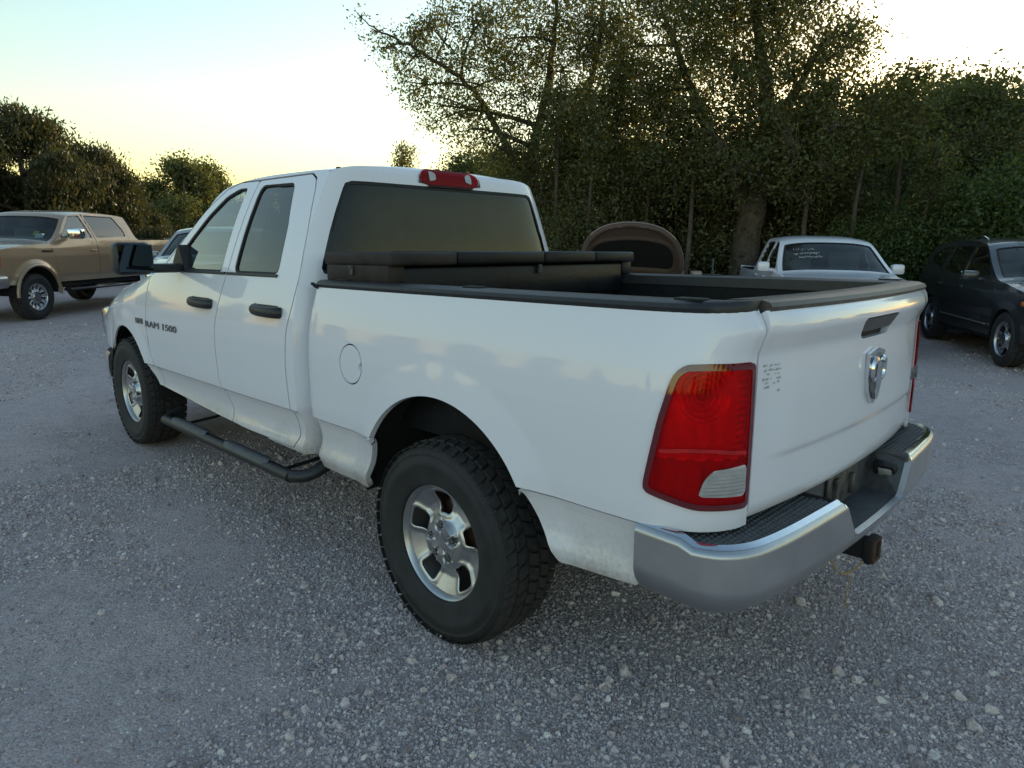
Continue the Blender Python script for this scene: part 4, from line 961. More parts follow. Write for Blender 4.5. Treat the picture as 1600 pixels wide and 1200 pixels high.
def quad_mesh(name, v, mat, parent):
    k = len(v)//4; me = bpy.data.meshes.new(name); me.vertices.add(len(v)); me.vertices.foreach_set('co', v.ravel()); me.loops.add(len(v)); me.loops.foreach_set('vertex_index', np.arange(len(v), dtype=np.int32))
    me.polygons.add(k); me.polygons.foreach_set('loop_start', np.arange(k, dtype=np.int32)*4); me.polygons.foreach_set('loop_total', np.full(k, 4, np.int32)); me.update(calc_edges=True)
    me.materials.append(mat); o = bpy.data.objects.new(name, me); COL.objects.link(o); o.parent = parent; return o
def bez(a, b, sag, rng, n=5, wob=.12):
    a = np.array(a); b = np.array(b); L = np.linalg.norm(b-a); m = (a+b)/2+rng.normal(0, wob*L, 3); m[2] += sag*L
    return [tuple((1-t)**2*a+2*t*(1-t)*m+t*t*b) for t in np.linspace(0, 1, n)]
def make_tree(name, label, base, trunks, blobs, nclus, per, leaf, mat, group=None, seed=1, sigma=.24, up=0, asp=.5, cat='tree', flat=.8, shell=.55, twig=.008, outer=0.0):
    """trunks: list of (path, r0, r1); blobs: list of (centre, radius xyz); all relative to base"""
    rng = np.random.default_rng(seed); root = thing(name, label, cat, tuple(base), 0, 0, group)
    parts = []; nodes_ = []
    for path, r0, r1 in trunks:
        P = smooth_curve(path, 5); P = P+np.where(np.arange(len(P))[:, None] > 0, rng.normal(0, .02, P.shape), 0); parts.append(tube([tuple(q) for q in P], list(np.linspace(r0, r1, len(P))), 10)); nodes_ += [(q, r0+(r1-r0)*i/len(P)) for i, q in enumerate(P) if i > len(P)*.3]
    tp = np.array([q for q, r in nodes_]); tr = np.array([r for q, r in nodes_])
    limbn = []
    for c, r in blobs:
        c = np.array(c); low = tp[:, 2] < c[2]+.2; dd = np.linalg.norm(tp-c, axis=1)+np.where(low, 0, 3); i = int(np.argmin(dd))
        pth = bez(tp[i], c, .08, rng, 8); r0 = min(tr[i]*.6, .03+.018*np.linalg.norm(c-tp[i])); parts.append(tube(pth, list(np.linspace(r0, .014, 8)), 6, cap=False)); limbn += [np.array(q) for q in pth[2:]]
        for _ in range(4):
            u = rng.normal(0, 1, 3); u /= np.linalg.norm(u); q = c+u*np.array(r)*.8; p2 = bez(pth[5], q, .05, rng, 6); parts.append(tube(p2, list(np.linspace(.022, .006, 6)), 5, cap=False)); limbn += [np.array(s) for s in p2[1:]]
    limbn = np.array(limbn) if len(limbn) else tp
    vol = np.array([r[0]*r[1]*r[2] if hasattr(r, '__len__') else r**3 for c, r in blobs])**.75; vol /= vol.sum()
    bi = rng.choice(len(blobs), nclus, p=vol); cs = []
    for b in bi:
        c, r = blobs[b]; u = rng.normal(0, 1, 3); u /= np.linalg.norm(u); k = (shell+(1-shell)*rng.random())*(1+outer*max(0, rng.normal())) if rng.random() < .75 else rng.random()**.5
        cs.append(np.array(c)+u*np.array(r)*k)
    cs = np.array(cs); cs = cs[cs[:, 2] > .15]
    tw = []
    for c in cs[::(1 if len(cs) > 1900 else 2)]:
        i = int(np.argmin(((limbn-c)**2).sum(1)))
        if np.linalg.norm(limbn[i]-c) < 1.6: tw.append(tube(bez(limbn[i], c, .03, rng, 4), [twig, twig*.8, twig*.6, twig*.3], 3, cap=False))
    t = obj('trunk', *merge(*parts, *tw), m_bark, root)
    lv = leaves(cs, per, sigma, leaf, rng, up, asp, flat); cr = quad_mesh('crown', lv, mat, root); cr['kind'] = 'stuff'
    return root
def copy_tree(src, loc, rz, s, label, group):
    r = src.copy(); COL.objects.link(r); r.location = tuple(loc); r.rotation_euler = (0, 0, rz); r.scale = (s, s, s)
    r['label'] = label; r['group'] = group
    for ch in [c for c in bpy.data.objects if c.parent == src]:
        c = ch.copy(); COL.objects.link(c); c.parent = r
    return r
def pxblobs(base, spec):
    """(px, py, distance, radius) -> blobs relative to the tree's base"""
    return [(tuple(at(px, py, d)-base), (r, r, r*.85)) for px, py, d, r in spec]
def auto_blobs(H, w, n, rng, lo=.25):
    out = []
    for i in range(n):
        z = lo+(1-lo)*(i+.5)/n; k = w*(1-abs(z-.5)*.9)*(.5+.5*rng.random()); a = rng.uniform(0, 6.28); r = (.20+.16*rng.random())*H*.55
        out.append(((k*cos(a)*.75, k*sin(a)*.75, z*H-r*.4), (r*1.1, r*1.1, r*.85)))
    return out
def build_trees():
    rng = np.random.default_rng(21)
    # the tall leaning tree over the white compact pickup
    b = ground(1160, 15.6)
    tr = lambda pts: [tuple(at(px, py, d)-b) if py is not None else (0, 0, 0) for px, py, d in pts]
    sp = [(1050, 70, 15.4, 1.25), (1140, 40, 15.8, 1.4), (1230, 60, 15.6, 1.25), (1300, 100, 15.4, .85), (1095, 170, 15.2, 1.35), (1215, 165, 15.4, 1.3), (1000, 150, 15.8, 1.0), (1150, -60, 15.8, 1.5), (1285, 200, 15.0, .75), (1040, -40, 15.8, 1.2), (1240, -50, 15.6, 1.2), (1330, 60, 15.6, .55), (960, 80, 16, .8), (1160, 250, 15.0, 1.1), (1320, 150, 15.3, .5), (1060, 260, 15.0, 1.0), (1250, 260, 14.8, .9)]
    make_tree('elm_tree', 'tall leafy tree with a thick bare trunk and low sun behind its crown', b,
              [([(0, 0, -.1), *tr([(1170, 360, 15.5), (1188, 270, 15.5), (1200, 180, 15.6), (1190, 80, 15.7), (1170, -40, 15.8)])], .34, .06), ([*tr([(1172, 350, 15.5), (1130, 250, 15.4), (1080, 140, 15.5), (1040, 20, 15.7)])], .18, .04), ([*tr([(1190, 240, 15.5), (1240, 150, 15.5), (1290, 60, 15.5)])], .14, .03)],
              pxblobs(b, sp), 2700, 26, .08, l_elm, seed=4, sigma=.16, shell=.45, outer=.18)
    b = ground(835, 16.5)
    tr2 = lambda pts: [tuple(at(px, py, d)-b) for px, py, d in pts]
    sp = [(640, 95, 16.5, .65), (700, 60, 16.6, .95), (755, 130, 16.4, 1.0), (690, 165, 16.4, .75), (800, 60, 16.6, 1.15), (880, 110, 16.4, 1.15), (845, 210, 16.2, 1.2), (930, 205, 16.2, 1.15), (775, 235, 16.2, .8), (930, 40, 16.6, 1.1), (605, 75, 16.5, .32), (860, -20, 16.6, 1.0), (900, 310, 16.0, 1.1), (735, 200, 16.3, .6), (980, 290, 16, 1.1), (830, 310, 16.2, 1.0), (760, 20, 16.6, .6), (588, 50, 16.5, .22), (566, 28, 16.5, .16), (660, 40, 16.6, .45), (650, 140, 16.4, .5)]
    make_tree('wild_tree', 'spreading wild tree with airy branches reaching out over the white pickup cab', b,
              [([(0, 0, -.1), *tr2([(832, 360, 16.4), (826, 280, 16.4), (840, 200, 16.4), (860, 110, 16.5), (870, 0, 16.6)])], .2, .04), ([*tr2([(828, 300, 16.4), (780, 205, 16.4), (740, 140, 16.5), (690, 105, 16.4), (640, 70, 16.5), (585, 45, 16.5), (552, 12, 16.5)])], .085, .004), ([*tr2([(835, 330, 16.4), (890, 230, 16.3), (930, 100, 16.5), (945, -10, 16.6)])], .12, .03)],
              pxblobs(b, sp), 2000, 26, .075, l_elm, seed=9, sigma=.15, shell=.45, outer=.2)
    # thicket under the two trees
    protos = []
    for k, (mt, sz, lab) in enumerate(((l_thick, .10, 0), (l_bush, .11, 1), (l_oak, .12, 2))):
        pass
    lab = ['dense dark shrub in the thicket behind the parked vehicles', 'brighter green leafy bush in front of the dark woods', 'small dark broad-leaved tree in the woods behind the lot']
    def shrub(px, d, H, w, kind, seed, n=520):
        bb = ground(px, d); r = np.random.default_rng(seed); bl = auto_blobs(H, w, 9, r, .08)+[((0, 0, H*.45), (w*.8, w*.8, H*.42))]
        tks = [([(0, 0, -.1), (r.normal(0, .2), r.normal(0, .2), H*.35), (r.normal(0, .5), r.normal(0, .5), H*.8)], .09 if kind < 2 else .16, .02) for _ in range(3 if kind < 2 else 1)]
        return make_tree(['thicket_shrub', 'leafy_bush', 'woodland_tree'][kind], lab[kind], bb, tks, bl, n, [80, 70, 110][kind], [.072, .085, .12][kind], [l_thick, l_bush, l_oak][kind], ['shrubs of the thicket', 'bushes by the woods', 'trees of the woods'][kind], seed, sigma=[.24, .24, .32][kind], shell=.35, cat='bush' if kind < 2 else 'tree', outer=[.25, .25, .2][kind])
    s1 = shrub(930, 15.2, 3.3, 1.5, 0, 31, 430); s2 = shrub(1105, 16.6, 3.8, 1.7, 0, 32, 470); s3 = shrub(1500, 16.8, 3.0, 1.7, 1, 33, 620); s4 = shrub(1470, 21, 5.3, 2.5, 2, 34, 560); s5 = shrub(1395, 22, 5.5, 2.2, 2, 35, 520)
    cps = [(s1, 860, 18, 1.15), (s2, 1010, 17.5, .8), (s1, 1230, 16.8, 1.25), (s2, 1300, 17.8, .85), (s1, 1370, 16.8, .75), (s2, 1430, 18.6, 1.05), (s1, 1180, 18.8, 1.45), (s2, 960, 19.5, 1.35), (s2, 800, 20.5, 1.0), (s1, 745, 21.5, .95), (s1, 1065, 20, 1.25), (s2, 1260, 20.5, 1.25), (s1, 1560, 19, 1.1), (s2, 1660, 17, 1.0), (s1, 1790, 17, 1.0), (s2, 1340, 21.5, 1.15), (s2, 1120, 22, 1.2), (s1, 900, 22, 1.1)]
    for i, (s, px, d, k) in enumerate(cps): copy_tree(s, ground(px, d), i*1.9, k, lab[0], 'shrubs of the thicket')
    for i, (px, d, k) in enumerate(((1590, 15.8, .95), (1420, 16.2, .8), (1680, 15, 1.0), (1355, 15.6, .7))): copy_tree(s3, ground(px, d), 1+i*2.1, k, lab[1], 'bushes by the woods')
    for i, (s, px, d, k) in enumerate(((s4, 1560, 20, 1.0), (s5, 1630, 22, 1.05), (s5, 1510, 24, 1.08), (s4, 1720, 20, 1.05), (s5, 1830, 20, 1.05), (s4, 1330, 24, .98), (s5, 1225, 24, .95), (s4, 1120, 25, .9), (s5, 1010, 25.5, .85), (s4, 900, 26, .78), (s5, 1430, 27, 1.15), (s4, 560, 26, .62), (s5, 610, 24.5, .60), (s4, 665, 25.5, .70), (s5, 715, 24, .74), (s4, 520, 29, .56), (s5, 770, 25, .82))): copy_tree(s, ground(px, d), 2+i*1.3, k, lab[2], 'trees of the woods')  # low copies hidden behind the cab are added to block sun from the tan pickup
    # left: junipers behind the tan pickup, and far trees
    LABJ = ['largest juniper, a dark ragged crown above the tan pickup cab', 'juniper with a broad low crown next to the largest juniper']
    def cedar(px, d, H, w, seed, n=900):
        bb = ground(px, d); r = np.random.default_rng(seed); bl = []
        for i in range(34):
            z = .06+.90*(i+.5)/34; k = w*(1-.85*(max(0, z-.25)/.75)**1.3)*(.35+.65*r.random()); a = r.uniform(0, 6.28); rr = .092*H*(1.3-.6*z); bl.append(((k*cos(a), k*sin(a), z*H), (rr*1.25, rr*1.25, rr*.75)))
        return make_tree('juniper_tree', LABJ.pop(0), bb, [([(0, 0, -.1), (.1, 0, H*.4), (0, .1, H*.95)], .18, .03), ([(0, 0, .5), (.6, .3, H*.4), (1.0, .4, H*.7)], .10, .02)], bl, n, 42, .15, l_cedar, 'junipers on the left', seed, sigma=.19, up=1.4, asp=.30, shell=.3, outer=.35)
    c1 = cedar(52, 25, 5.0, 2.9, 41, 1500); c2 = cedar(150, 27, 4.2, 2.4, 42, 1100)
    for i, (c, px, d, k) in enumerate(((c1, -70, 27, .85), (c2, 215, 29, .66), (c2, 0, 26, .8), (c1, -190, 24, .9), (c2, 100, 32, 1.0))): copy_tree(c, ground(px, d), 1.1+i*2.2, k, 'smaller dark juniper in the row of junipers behind the tan pickup', 'junipers on the left')
    far = make_tree('roadside_tree', 'distant rounded tree beyond the parked vehicles', ground(300, 42), [([(0, 0, -.1), (.1, .1, 2.2), (0, .2, 4.4)], .2, .04)], auto_blobs(5.4, 2.3, 11, np.random.default_rng(5), .12), 700, 34, .17, l_oak, 'distant trees', 51, sigma=.32, shell=.3, outer=.15)
    for i, (px, d, k) in enumerate(((350, 46, 1.02), (255, 44, .80), (395, 50, .85), (455, 52, .8), (230, 50, .75), (520, 55, .8), (600, 50, .7), (680, 45, .8), (325, 60, 1.1), (175, 48, .85))): copy_tree(far, ground(px, d), .7+i*1.7, k, 'distant rounded tree beyond the parked vehicles', 'distant trees')
    b = ground(632, 34)
    sap = make_tree('sapling', 'thin tree top showing above the white pickup roof', b, [([(0, 0, -.1), (.1, 0, 3), (0, .1, 6.0)], .09, .015)], [((0, 0, 5.4), (.55, .55, .6)), ((-.35, .2, 4.9), (.5, .5, .5)), ((.4, 0, 4.8), (.45, .45, .5)), ((0, 0, 4.2), (.7, .7, .6))], 90, 26, .11, l_elm, None, 61, sigma=.16, shell=.4)
    for i, (px, d, k) in enumerate(((872, 15.0, .82), (918, 14.6, .72), (955, 15.4, .9), (1015, 15.2, .8), (1072, 14.9, .75), (1255, 15.1, .8), (1335, 15.4, .78), (1385, 16, .85), (1445, 15.6, .6))): copy_tree(sap, ground(px, d), i*2.3, k, 'slender sapling with a bare stem at the front of the thicket', 'saplings of the thicket')
    # the lot is ringed by woods: far side, behind the photographer
    for i in range(34):
        a = radians(16+i*7.0); d = 46+12*((i*7) % 5)/4; s = (s4, far, s5)[i % 3]
        copy_tree(s, (1+d*cos(a), 1+d*sin(a), 0), i*1.3, (.95, 1.0, .9)[i % 3]*(.75+.35*((i*5) % 7)/6), 'tree of the wood line on the other side of the lot', 'wood line across the lot')
# ------------------------------------------------------------------ the other parked vehicles
def place(az, wx, wy, lx, ly):
    a = radians(az); return (wx-(lx*cos(a)-ly*sin(a)), wy-(lx*sin(a)+ly*cos(a)), 0), a
def build_tan():
    loc, a = place(131, 12.69, -.25, 3.68, .93)
    r = thing('tan_pickup_truck', 'metallic tan crew cab pickup truck parked in front of the junipers', 'pickup truck', loc, a)
    ws = wheel_parts(.405, .27, .24, 12, .020, 'far')
    sp = dict(profile=[(4.60, .58, .12), (4.66, .72, .14), (4.66, 1.0, .14), (4.60, 1.18, .10), (4.45, 1.26, .06), (3.9, 1.34, .05), (3.25, 1.385, .05), (2.95, 1.58, .09), (2.62, 1.83, .08), (2.4, 1.905, .06), (1.9, 1.945, .05), (1.2, 1.94, .05), (.74, 1.905, .05), (.64, 1.83, .05), (.55, 1.50, .05), (.50, 1.42, .03), (.40, 1.395, .02), (-.5, 1.395, .02), (-1.15, 1.395, .02), (-1.22, 1.36, .03), (-1.25, 1.0, .05), (-1.22, .6, .05)],
        W=([-1.25, -.9, 0, 3, 3.6, 4.2, 4.7], [.96, .985, .99, .99, .985, .955, .90]), d=([.45, .55, .62, .735, .745, 1.1, 1.25, 1.36, 1.40, 1.6, 1.8, 1.92, 2], [.06, .04, .03, .025, .005, 0, .018, .045, .055, .13, .215, .27, .3]),
        axles=(0, 3.68), hub=.44, arch=.50, flare=.05, bottom=.50, R=.395, track=.845, wheelset=ws, wmats=(m_alloy, m_alloy, m_under, False), paint=tan, two_tone=(.74, tanlow),
        windows=[rpoly([(2.90, 1.43), (2.62, 1.66), (2.42, 1.83), (2.12, 1.85), (2.00, 1.42)], .03), rpoly([(1.88, 1.43), (1.98, 1.855), (1.08, 1.845), (.90, 1.56), (.90, 1.45)], .05)],
        doors=[[(3.22, 1.35), (2.97, 1.42), (2.66, 1.70), (2.45, 1.875), (2.06, 1.90), (1.935, 1.40), (1.96, .56), (3.08, .56), (3.15, .9)], [(2.02, 1.90), (1.02, 1.89), (.84, 1.60), (.82, 1.40), (.80, .80), (.82, .56), (1.95, .56), (1.92, 1.40)]],
        glass=[g_clear, g_tint], handle_z=1.18, marks=[('front_face', 0, 4, 'paint'), ('hood', 4, 6, 'paint'), ('windshield', 6, 8, g_screen), ('roof', 8, 12, 'paint'), ('rear_window', 12, 15, g_tint), ('bed_top', 15, 18, 'skip'), ('tailgate', 18, 21, 'paint')],
        floor=((.75, 3.1), .75), seats=[(2.1, .42), (2.1, -.42), (1.2, .42), (1.2, -.42)], dash=(3.0, 1.34), mirror=(2.72, 1.47), mirror_size=(.16, .27, .19), mirror_mat=m_bchrome, mirror_sunset=True)
    B, ys = simple_car(r, sp)
    for s in (1, -1):
        h = obj('headlight', *merge(box((4.56, s*.78, 1.06), (.16, .20, .27), .03)), m_lamp, r); obj('side_marker', *box((4.47, s*.905, 1.06), (.20, .075, .25), .025), m_orange, h)
        obj('running_board', *box((1.85, s*.99, .47), (2.2, .17, .05), .02), m_plastic, r); obj('running_board_trim', *box((1.85, s*1.075, .485), (2.2, .012, .022), .004), m_bchrome, r)
        obj('fender_vent', *box((3.35, s*.99, 1.19), (.26, .014, .035), .006), m_plastic, r)
        pts = [(3.68+.515*cos(t), s*(1.015), .44+.515*sin(t)) for t in np.linspace(-.05, pi+.05, 22)]; obj('fender_flare', *tube(pts, .03, 8), tan, r)
    obj('grille', *merge(box((4.69, 0, 1.04), (.05, 1.26, .32), .02), *[box((4.725, 0, .95+k*.085), (.03, 1.2, .035), .01) for k in range(3)]), m_bchrome, r)
    obj('front_bumper', *merge(box((4.70, 0, .69), (.18, 1.70, .22), .05, 3), box((4.50, .90, .69), (.42, .16, .22), .05, 3), box((4.50, -.90, .69), (.42, .16, .22), .05, 3)), m_chrome, r)
    obj('air_dam', *box((4.58, 0, .50), (.16, 1.7, .18), .04), m_plastic, r)
    obj('bed_box', *merge(box((-.36, 0, .9), (1.6, 1.7, .06)), box((-.36, .88, 1.15), (1.6, .06, .46)), box((-.36, -.88, 1.15), (1.6, .06, .46)), box((.46, 0, 1.15), (.04, 1.7, .46)), box((-1.17, 0, 1.15), (.06, 1.7, .46))), m_liner, r)
    M = Matrix.Translation((3.02, .52, 1.49)) @ Matrix.Rotation(-.9, 4, 'Y')
    obj('paper_tag', *xf(box((0, 0, 0), (.10, .16, .004)), Matrix.Translation((3.03, .62, 1.455)) @ Matrix.Rotation(.85, 4, 'Y')), m_paper, r); obj('yellow_tag', *xf(box((0, 0, 0), (.10, .10, .004)), Matrix.Translation((2.95, .50, 1.50)) @ Matrix.Rotation(.85, 4, 'Y')), m_yellow, r)
def suv_spec(pt, glassm, ws, gscreen):
    return dict(profile=[(3.60, .30, .15), (3.68, .5, .2), (3.68, .75, .22), (3.56, .95, .2), (3.3, 1.06, .1), (2.75, 1.13, .06), (2.40, 1.17, .05), (2.1, 1.36, .10), (1.65, 1.59, .08), (1.4, 1.655, .06), (.8, 1.69, .05), (0, 1.675, .05), (-.58, 1.61, .06), (-.76, 1.52, .07), (-.90, 1.2, .08), (-.96, .95, .1), (-.98, .6, .12), (-.93, .32, .1)],
        W=([-1, -.6, 0, 2.4, 3.0, 3.4, 3.7], [.86, .92, .935, .935, .92, .88, .80]), d=([.25, .35, .5, .6, .75, .95, 1.08, 1.14, 1.4, 1.58, 1.7], [.07, .04, .035, .04, .01, 0, .02, .04, .12, .19, .25]),
        axles=(0, 2.78), hub=.36, arch=.40, flare=.02, bottom=.28, R=.362, track=.80, wheelset=ws, wmats=(m_alloy, m_alloy, m_under, False), paint=pt,
        windows=[rpoly([(2.12, 1.15), (1.78, 1.41), (1.52, 1.55), (1.18, 1.575), (1.14, 1.125)], .03), rpoly([(1.07, 1.125), (1.10, 1.575), (.36, 1.565), (.25, 1.165)], .03), rpoly([(.17, 1.175), (.28, 1.555), (-.22, 1.515), (-.50, 1.385), (-.50, 1.315)], .04)],
        doors=[[(2.42, 1.06), (2.22, 1.14), (1.82, 1.44), (1.55, 1.595), (1.14, 1.62), (1.10, 1.1), (1.12, .36), (2.25, .36), (2.36, .6)], [(1.075, 1.1), (1.11, 1.62), (.32, 1.605), (.20, 1.15), (.28, .85), (.42, .60), (.46, .36), (1.095, .36)]],
        glass=[glassm[0], glassm[1], glassm[1]], handle_z=.96, marks=[('front_face', 0, 4, 'paint'), ('hood', 4, 6, 'paint'), ('windshield', 6, 8, gscreen), ('roof', 8, 12, 'paint'), ('rear_window', 12, 14, g_tint), ('hatch', 14, 17, 'paint')],
        floor=((-.6, 2.3), .48), seats=[(1.25, .38), (1.25, -.38), (.35, .38), (.35, -.38)], dash=(2.1, 1.12), mirror=(1.93, 1.12), mirror_size=(.14, .22, .14))
def build_suv():
    ws = wheel_parts(.362, .235, .235, 5, .066, 'far')
    loc, a = place(121, -.28, -8.41, 2.78, -.88)
    r = thing('dark_suv', 'dark charcoal SUV with silver alloy wheels parked beside the woods', 'SUV', loc, a)
    simple_car(r, suv_spec(black_paint, (g_tint, g_tint), ws, g_screen))
    for s in (1, -1):
        h = obj('headlight', *xf(box((0, 0, 0), (.34, .16, .12), .04), Matrix.Translation((3.36, s*.72, .86)) @ Matrix.Rotation(-s*.45, 4, 'Z')), m_lamp, r); obj('side_marker', *box((3.17, s*.885, .86), (.10, .05, .07), .02), m_orange, h)
        obj('roof_rail', *tube([(1.25, s*.66, 1.66), (1.1, s*.66, 1.70), (-.2, s*.66, 1.70), (-.4, s*.66, 1.65)], .014, 8), m_bchrome if s < 0 else m_chrome, r)
        obj('chrome_sill', *tube([(x, s*(.935-.035+.012), .50+.0*x) for x in np.linspace(.5, 2.2, 8)], .010, 6), m_chrome, r)
    obj('grille', *merge(box((3.66, 0, .78), (.06, .9, .14), .03), box((3.66, 0, .45), (.06, 1.2, .18), .03)), m_plastic, r)
    loc, a = place(146, *at(228, 430, 12.6)[:2], 3.42, -.78)
    g = thing('grey_crossover', 'silver grey car half hidden between the tan pickup and the white pickup', 'car', loc, a)
    simple_car(g, suv_spec(grey_paint, (g_clear, g_tint), ws, g_screen))
    for s in (1, -1): obj('headlight', *xf(box((0, 0, 0), (.36, .18, .15), .05), Matrix.Translation((3.40, s*.72, .86)) @ Matrix.Rotation(-s*.45, 4, 'Z')), m_lamp, g)
def build_compact():
    ws = wheel_parts(.36, .24, .225, 6, .04, 'far')
    q = at(1298, 400, 12.1); loc, a = place(125, q[0], q[1], 2.3, 0)
    r = thing('compact_pickup', 'white compact pickup with handwriting on its windshield, parked nose towards the gravel lot', 'pickup truck', loc, a)
    sp = dict(profile=[(3.85, .45, .15), (3.93, .6, .2), (3.92, .85, .2), (3.82, .99, .15), (3.6, 1.06, .07), (3.0, 1.115, .05), (2.72, 1.15, .05), (2.42, 1.345, .10), (2.02, 1.59, .08), (1.8, 1.655, .06), (1.4, 1.685, .05), (.95, 1.67, .05), (.78, 1.60, .06), (.66, 1.20, .05), (.60, 1.10, .03), (.5, 1.08, .02), (-.9, 1.07, .02), (-1.0, 1.02, .04), (-1.0, .55, .04)],
        W=([-1, 0, 2.4, 3.2, 3.7, 4.1], [.86, .885, .89, .875, .83, .76]), d=([.4, .5, .65, .9, 1.03, 1.10, 1.15, 1.4, 1.6, 1.72], [.06, .03, .01, 0, .012, .03, .045, .125, .20, .26]),
        axles=(0, 3.15), hub=.38, arch=.42, flare=.02, bottom=.42, R=.36, track=.765, wheelset=ws, wmats=(m_alloy, m_alloy, m_under, False), paint=white2,
        windows=[rpoly([(2.42, 1.16), (2.1, 1.40), (1.9, 1.55), (1.62, 1.58), (1.58, 1.15)], .03), rpoly([(1.50, 1.16), (1.53, 1.58), (1.02, 1.57), (.90, 1.20)], .03)],
        doors=[[(2.72, 1.10), (2.5, 1.15), (2.14, 1.43), (1.93, 1.59), (1.57, 1.62), (1.535, 1.1), (1.55, .48), (2.62, .48), (2.68, .7)], [(1.51, 1.1), (1.545, 1.62), (.98, 1.61), (.82, 1.15), (.84, .48), (1.53, .48)]],
        glass=[g_clear, g_tint], handle_z=1.0, marks=[('front_face', 0, 4, 'paint'), ('hood', 4, 6, 'paint'), ('windshield', 6, 8, g_screen), ('roof', 8, 12, 'paint'), ('rear_window', 12, 14, g_tint), ('bed_top', 14, 16, 'skip'), ('tailgate', 16, 18, 'paint')],
        floor=((.75, 2.7), .6), seats=[(1.75, .38), (1.75, -.38), (1.15, 0)], dash=(2.5, 1.13), mirror=(2.30, 1.15), mirror_size=(.12, .19, .16))
    B, ys = simple_car(r, sp)
    obj('bed_box', *merge(box((-.2, 0, .75), (1.5, 1.5, .06)), box((-.2, .80, .92), (1.5, .05, .3)), box((-.2, -.80, .92), (1.5, .05, .3)), box((.58, 0, .9), (.04, 1.6, .34)), box((-.95, 0, .9), (.05, 1.6, .34))), m_liner, r)
    for s in (1, -1): obj('headlight', *box((3.82, s*.66, .84), (.18, .26, .17), .04), m_lamp, r)
    obj('grille', *box((3.92, 0, .82), (.06, .8, .2), .03), m_chrome, r); obj('front_bumper', *box((3.94, 0, .55), (.16, 1.5, .2), .05), m_chrome, r)
    # handwriting on the inside of the screen: three lines of marker strokes
    sc = B['sc']; rn = random.Random(3); strokes = []
    def pt(u, v):   # u across (vehicle left +), v down from header
        s = sc[8]+(sc[6]-sc[8])*v; x = np.interp(-s, -B['s'][::-1], B['C'][::-1, 0]); z = np.interp(-s, -B['s'][::-1], B['C'][::-1, 1]); k = abs(u/.78)**3.2*.09
        return (float(x)-.6*k+.006, u, float(z)-.8*k+.010)
    for row, (v, n, th) in enumerate(((.30, 13, .006), (.44, 16, .009), (.57, 15, .009))):
        u = -.56
        for i in range(n):
            w = rn.uniform(.015, .032); hgt = rn.uniform(.025, .05)
            if rn.random() < .86:
                pp = [pt(u+w*k/4, v+hgt*rn.uniform(-1, 1)*(1.2 if k % 2 else .6)) for k in range(5)]; strokes.append(tube(pp, th*.3, 4))
            u += w*1.05
    obj('windshield_writing', *merge(*strokes), m_chalk, r)
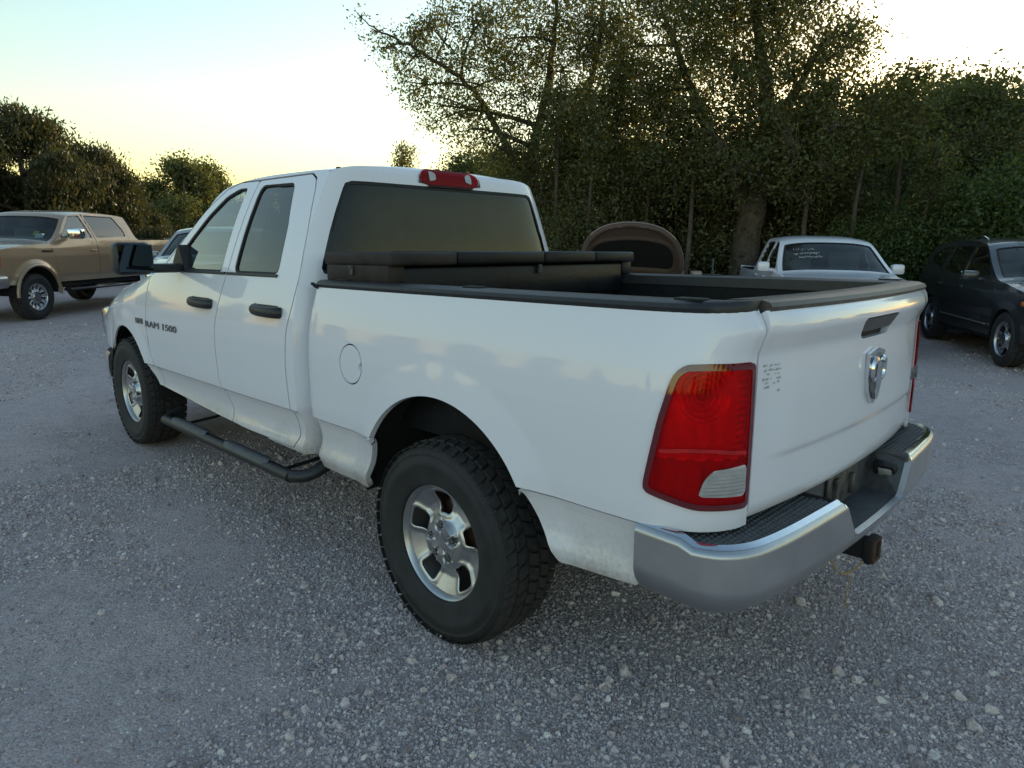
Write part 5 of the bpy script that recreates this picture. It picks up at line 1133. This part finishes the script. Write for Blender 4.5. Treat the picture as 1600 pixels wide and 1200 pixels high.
def build_brown():
    ws = wheel_parts(.33, .215, .21, 5, .055, 'far')
    q = at(988, 400, 11.3); loc, a = place(122, q[0], q[1], 2.25, 0)
    r = thing('brown_sedan', 'brown car with its hood raised, behind the black toolbox', 'car', loc, a)
    sp = dict(profile=[(3.50, .25, .2), (3.60, .5, .25), (3.56, .72, .25), (3.42, .82, .15), (2.9, .91, .06), (2.3, .99, .05), (1.95, 1.16, .1), (1.45, 1.38, .08), (.9, 1.46, .05), (.2, 1.43, .05), (-.2, 1.35, .06), (-.75, 1.08, .07), (-1.1, 1.02, .06), (-1.15, .8, .1), (-1.1, .3, .1)],
        W=([-1.2, -.5, 0, 2.3, 3.0, 3.4, 3.6], [.82, .89, .91, .91, .89, .83, .74]), d=([.2, .3, .5, .75, .88, .96, 1.2, 1.4, 1.5], [.06, .03, .02, 0, .015, .04, .14, .23, .3]),
        axles=(0, 2.75), hub=.33, arch=.37, flare=.01, bottom=.24, R=.33, track=.78, wheelset=ws, wmats=(m_alloy, m_alloy, m_under, False), paint=brown_paint,
        windows=[rpoly([(2.0, 1.0), (1.62, 1.21), (1.38, 1.33), (1.06, 1.35), (1.04, .98)], .03), rpoly([(.97, .98), (.99, 1.35), (.3, 1.31), (-.12, 1.04), (-.1, .99)], .03)],
        doors=[[(2.25, .95), (2.05, 1.0), (1.64, 1.25), (1.40, 1.37), (1.03, 1.39), (1.0, .95), (1.02, .32), (2.2, .32)], [(.98, .95), (1.0, 1.39), (.28, 1.35), (-.2, 1.05), (-.2, .95), (.2, .75), (.42, .45), (.44, .32), (1.0, .32)]],
        glass=[g_clear, g_tint], handle_z=.86, marks=[('front_face', 0, 3, 'paint'), ('hood', 3, 5, 'skip'), ('windshield', 5, 7, g_screen), ('roof', 7, 10, 'paint'), ('rear_window', 10, 11, g_tint), ('trunk', 11, 14, 'paint')],
        floor=((-.3, 2.2), .42), seats=[(1.1, .36), (1.1, -.36), (.2, .36), (.2, -.36)], dash=(1.95, .98), mirror=(1.85, 1.0), mirror_size=(.12, .20, .13))
    simple_car(r, sp)
    for s in (1, -1): obj('headlight', *xf(box((0, 0, 0), (.36, .18, .14), .05), Matrix.Translation((3.30, s*.66, .70)) @ Matrix.Rotation(-s*.4, 4, 'Z')), m_lamp, r)
    obj('engine_bay', *merge(box((2.9, 0, .55), (1.0, 1.4, .2)), box((2.85, .1, .72), (.5, .6, .18), .05), box((3.05, -.5, .74), (.3, .25, .2), .02), box((2.5, .45, .76), (.25, .25, .16), .03)), m_under, r)
    # raised hood: outer skin, inner frame, dark pad in the middle
    L = 1.18; out = rpoly([(-.76, 0), (.76, 0), (.80, .35), (.70, .80), (.42, 1.10), (0, L), (-.42, 1.10), (-.70, .80), (-.80, .35)], .22, 6)
    M = Matrix.Translation((2.28, 0, 1.0)) @ Matrix.Rotation(radians(-43), 4, 'Y')
    def hp(U, Vv): return Vv, U, .075*(1-(np.abs(U)/.8)**2.2)-.05*(Vv/L)**3
    g = grid(np.linspace(-.85, .85, 60), np.linspace(-.02, L+.03, 44), hp)
    up = (g[0], [tuple(reversed(q)) for q in g[1]]); dn = (g[0], [tuple(q) for q in g[1]])
    if normals(*up)[900][2] < 0: up, dn = dn, up
    f = lambda V: sdpoly(V[:, [3, 4]], out)
    pad = rpoly([(-.64, .14), (.64, .14), (.64, .50), (.52, .70), (.2, .76), (-.2, .76), (-.52, .70), (-.64, .50)], .14, 6); fp = lambda V: sdpoly(V[:, [3, 4]], pad)
    h = obj('raised_hood', *xf(clip(*up, f), M), brown_paint, r)
    v, fc = offset(*clip(*dn, lambda V: np.minimum(f(V), -fp(V))), .012); e = f(v); k = .03*np.exp(-((e-.05)/.035)**2)+.02*np.exp(-((fp(v)+.04)/.03)**2); nn = normals(v, fc); v[:, :3] += nn*k[:, None]
    obj('hood_frame', *xf(flange(v, fc, .012), M), brown_paint, h); obj('hood_pad', *xf(offset(*clip(*dn, lambda V: fp(V)+.01), .006), M), m_inner, h)
    obj('hood_edge', *xf(tube([(float(y), float(x), float(.075*(1-(abs(x)/.8)**2.2)-.05*(y/L)**3)) for x, y in out+out[:1]], .016, 6), M), brown_paint, h)
    obj('prop_rod', *tube([(3.2, -.55, .84), (2.75, -.52, 1.38)], .006, 5), m_steel, r)
def build_post():
    b = ground(1117, 13.5); p = obj('fence_post', *merge(box((0, 0, .6), (.035, .012, 1.3), .003), box((0, .014, .6), (.008, .03, 1.3))), plain('galvanised_post', (.14, .15, .13), .6, metal=.4, var=.3), None); p.location = tuple(b)
    tag(p, 'thin grey metal fence post between the brown car and the white compact pickup', 'fence post')
# ------------------------------------------------------------------ build
build_ground(); build_hero(); build_toolbox(); build_tan(); build_suv(); build_compact(); build_brown(); build_post(); build_trees(); build_gravel()
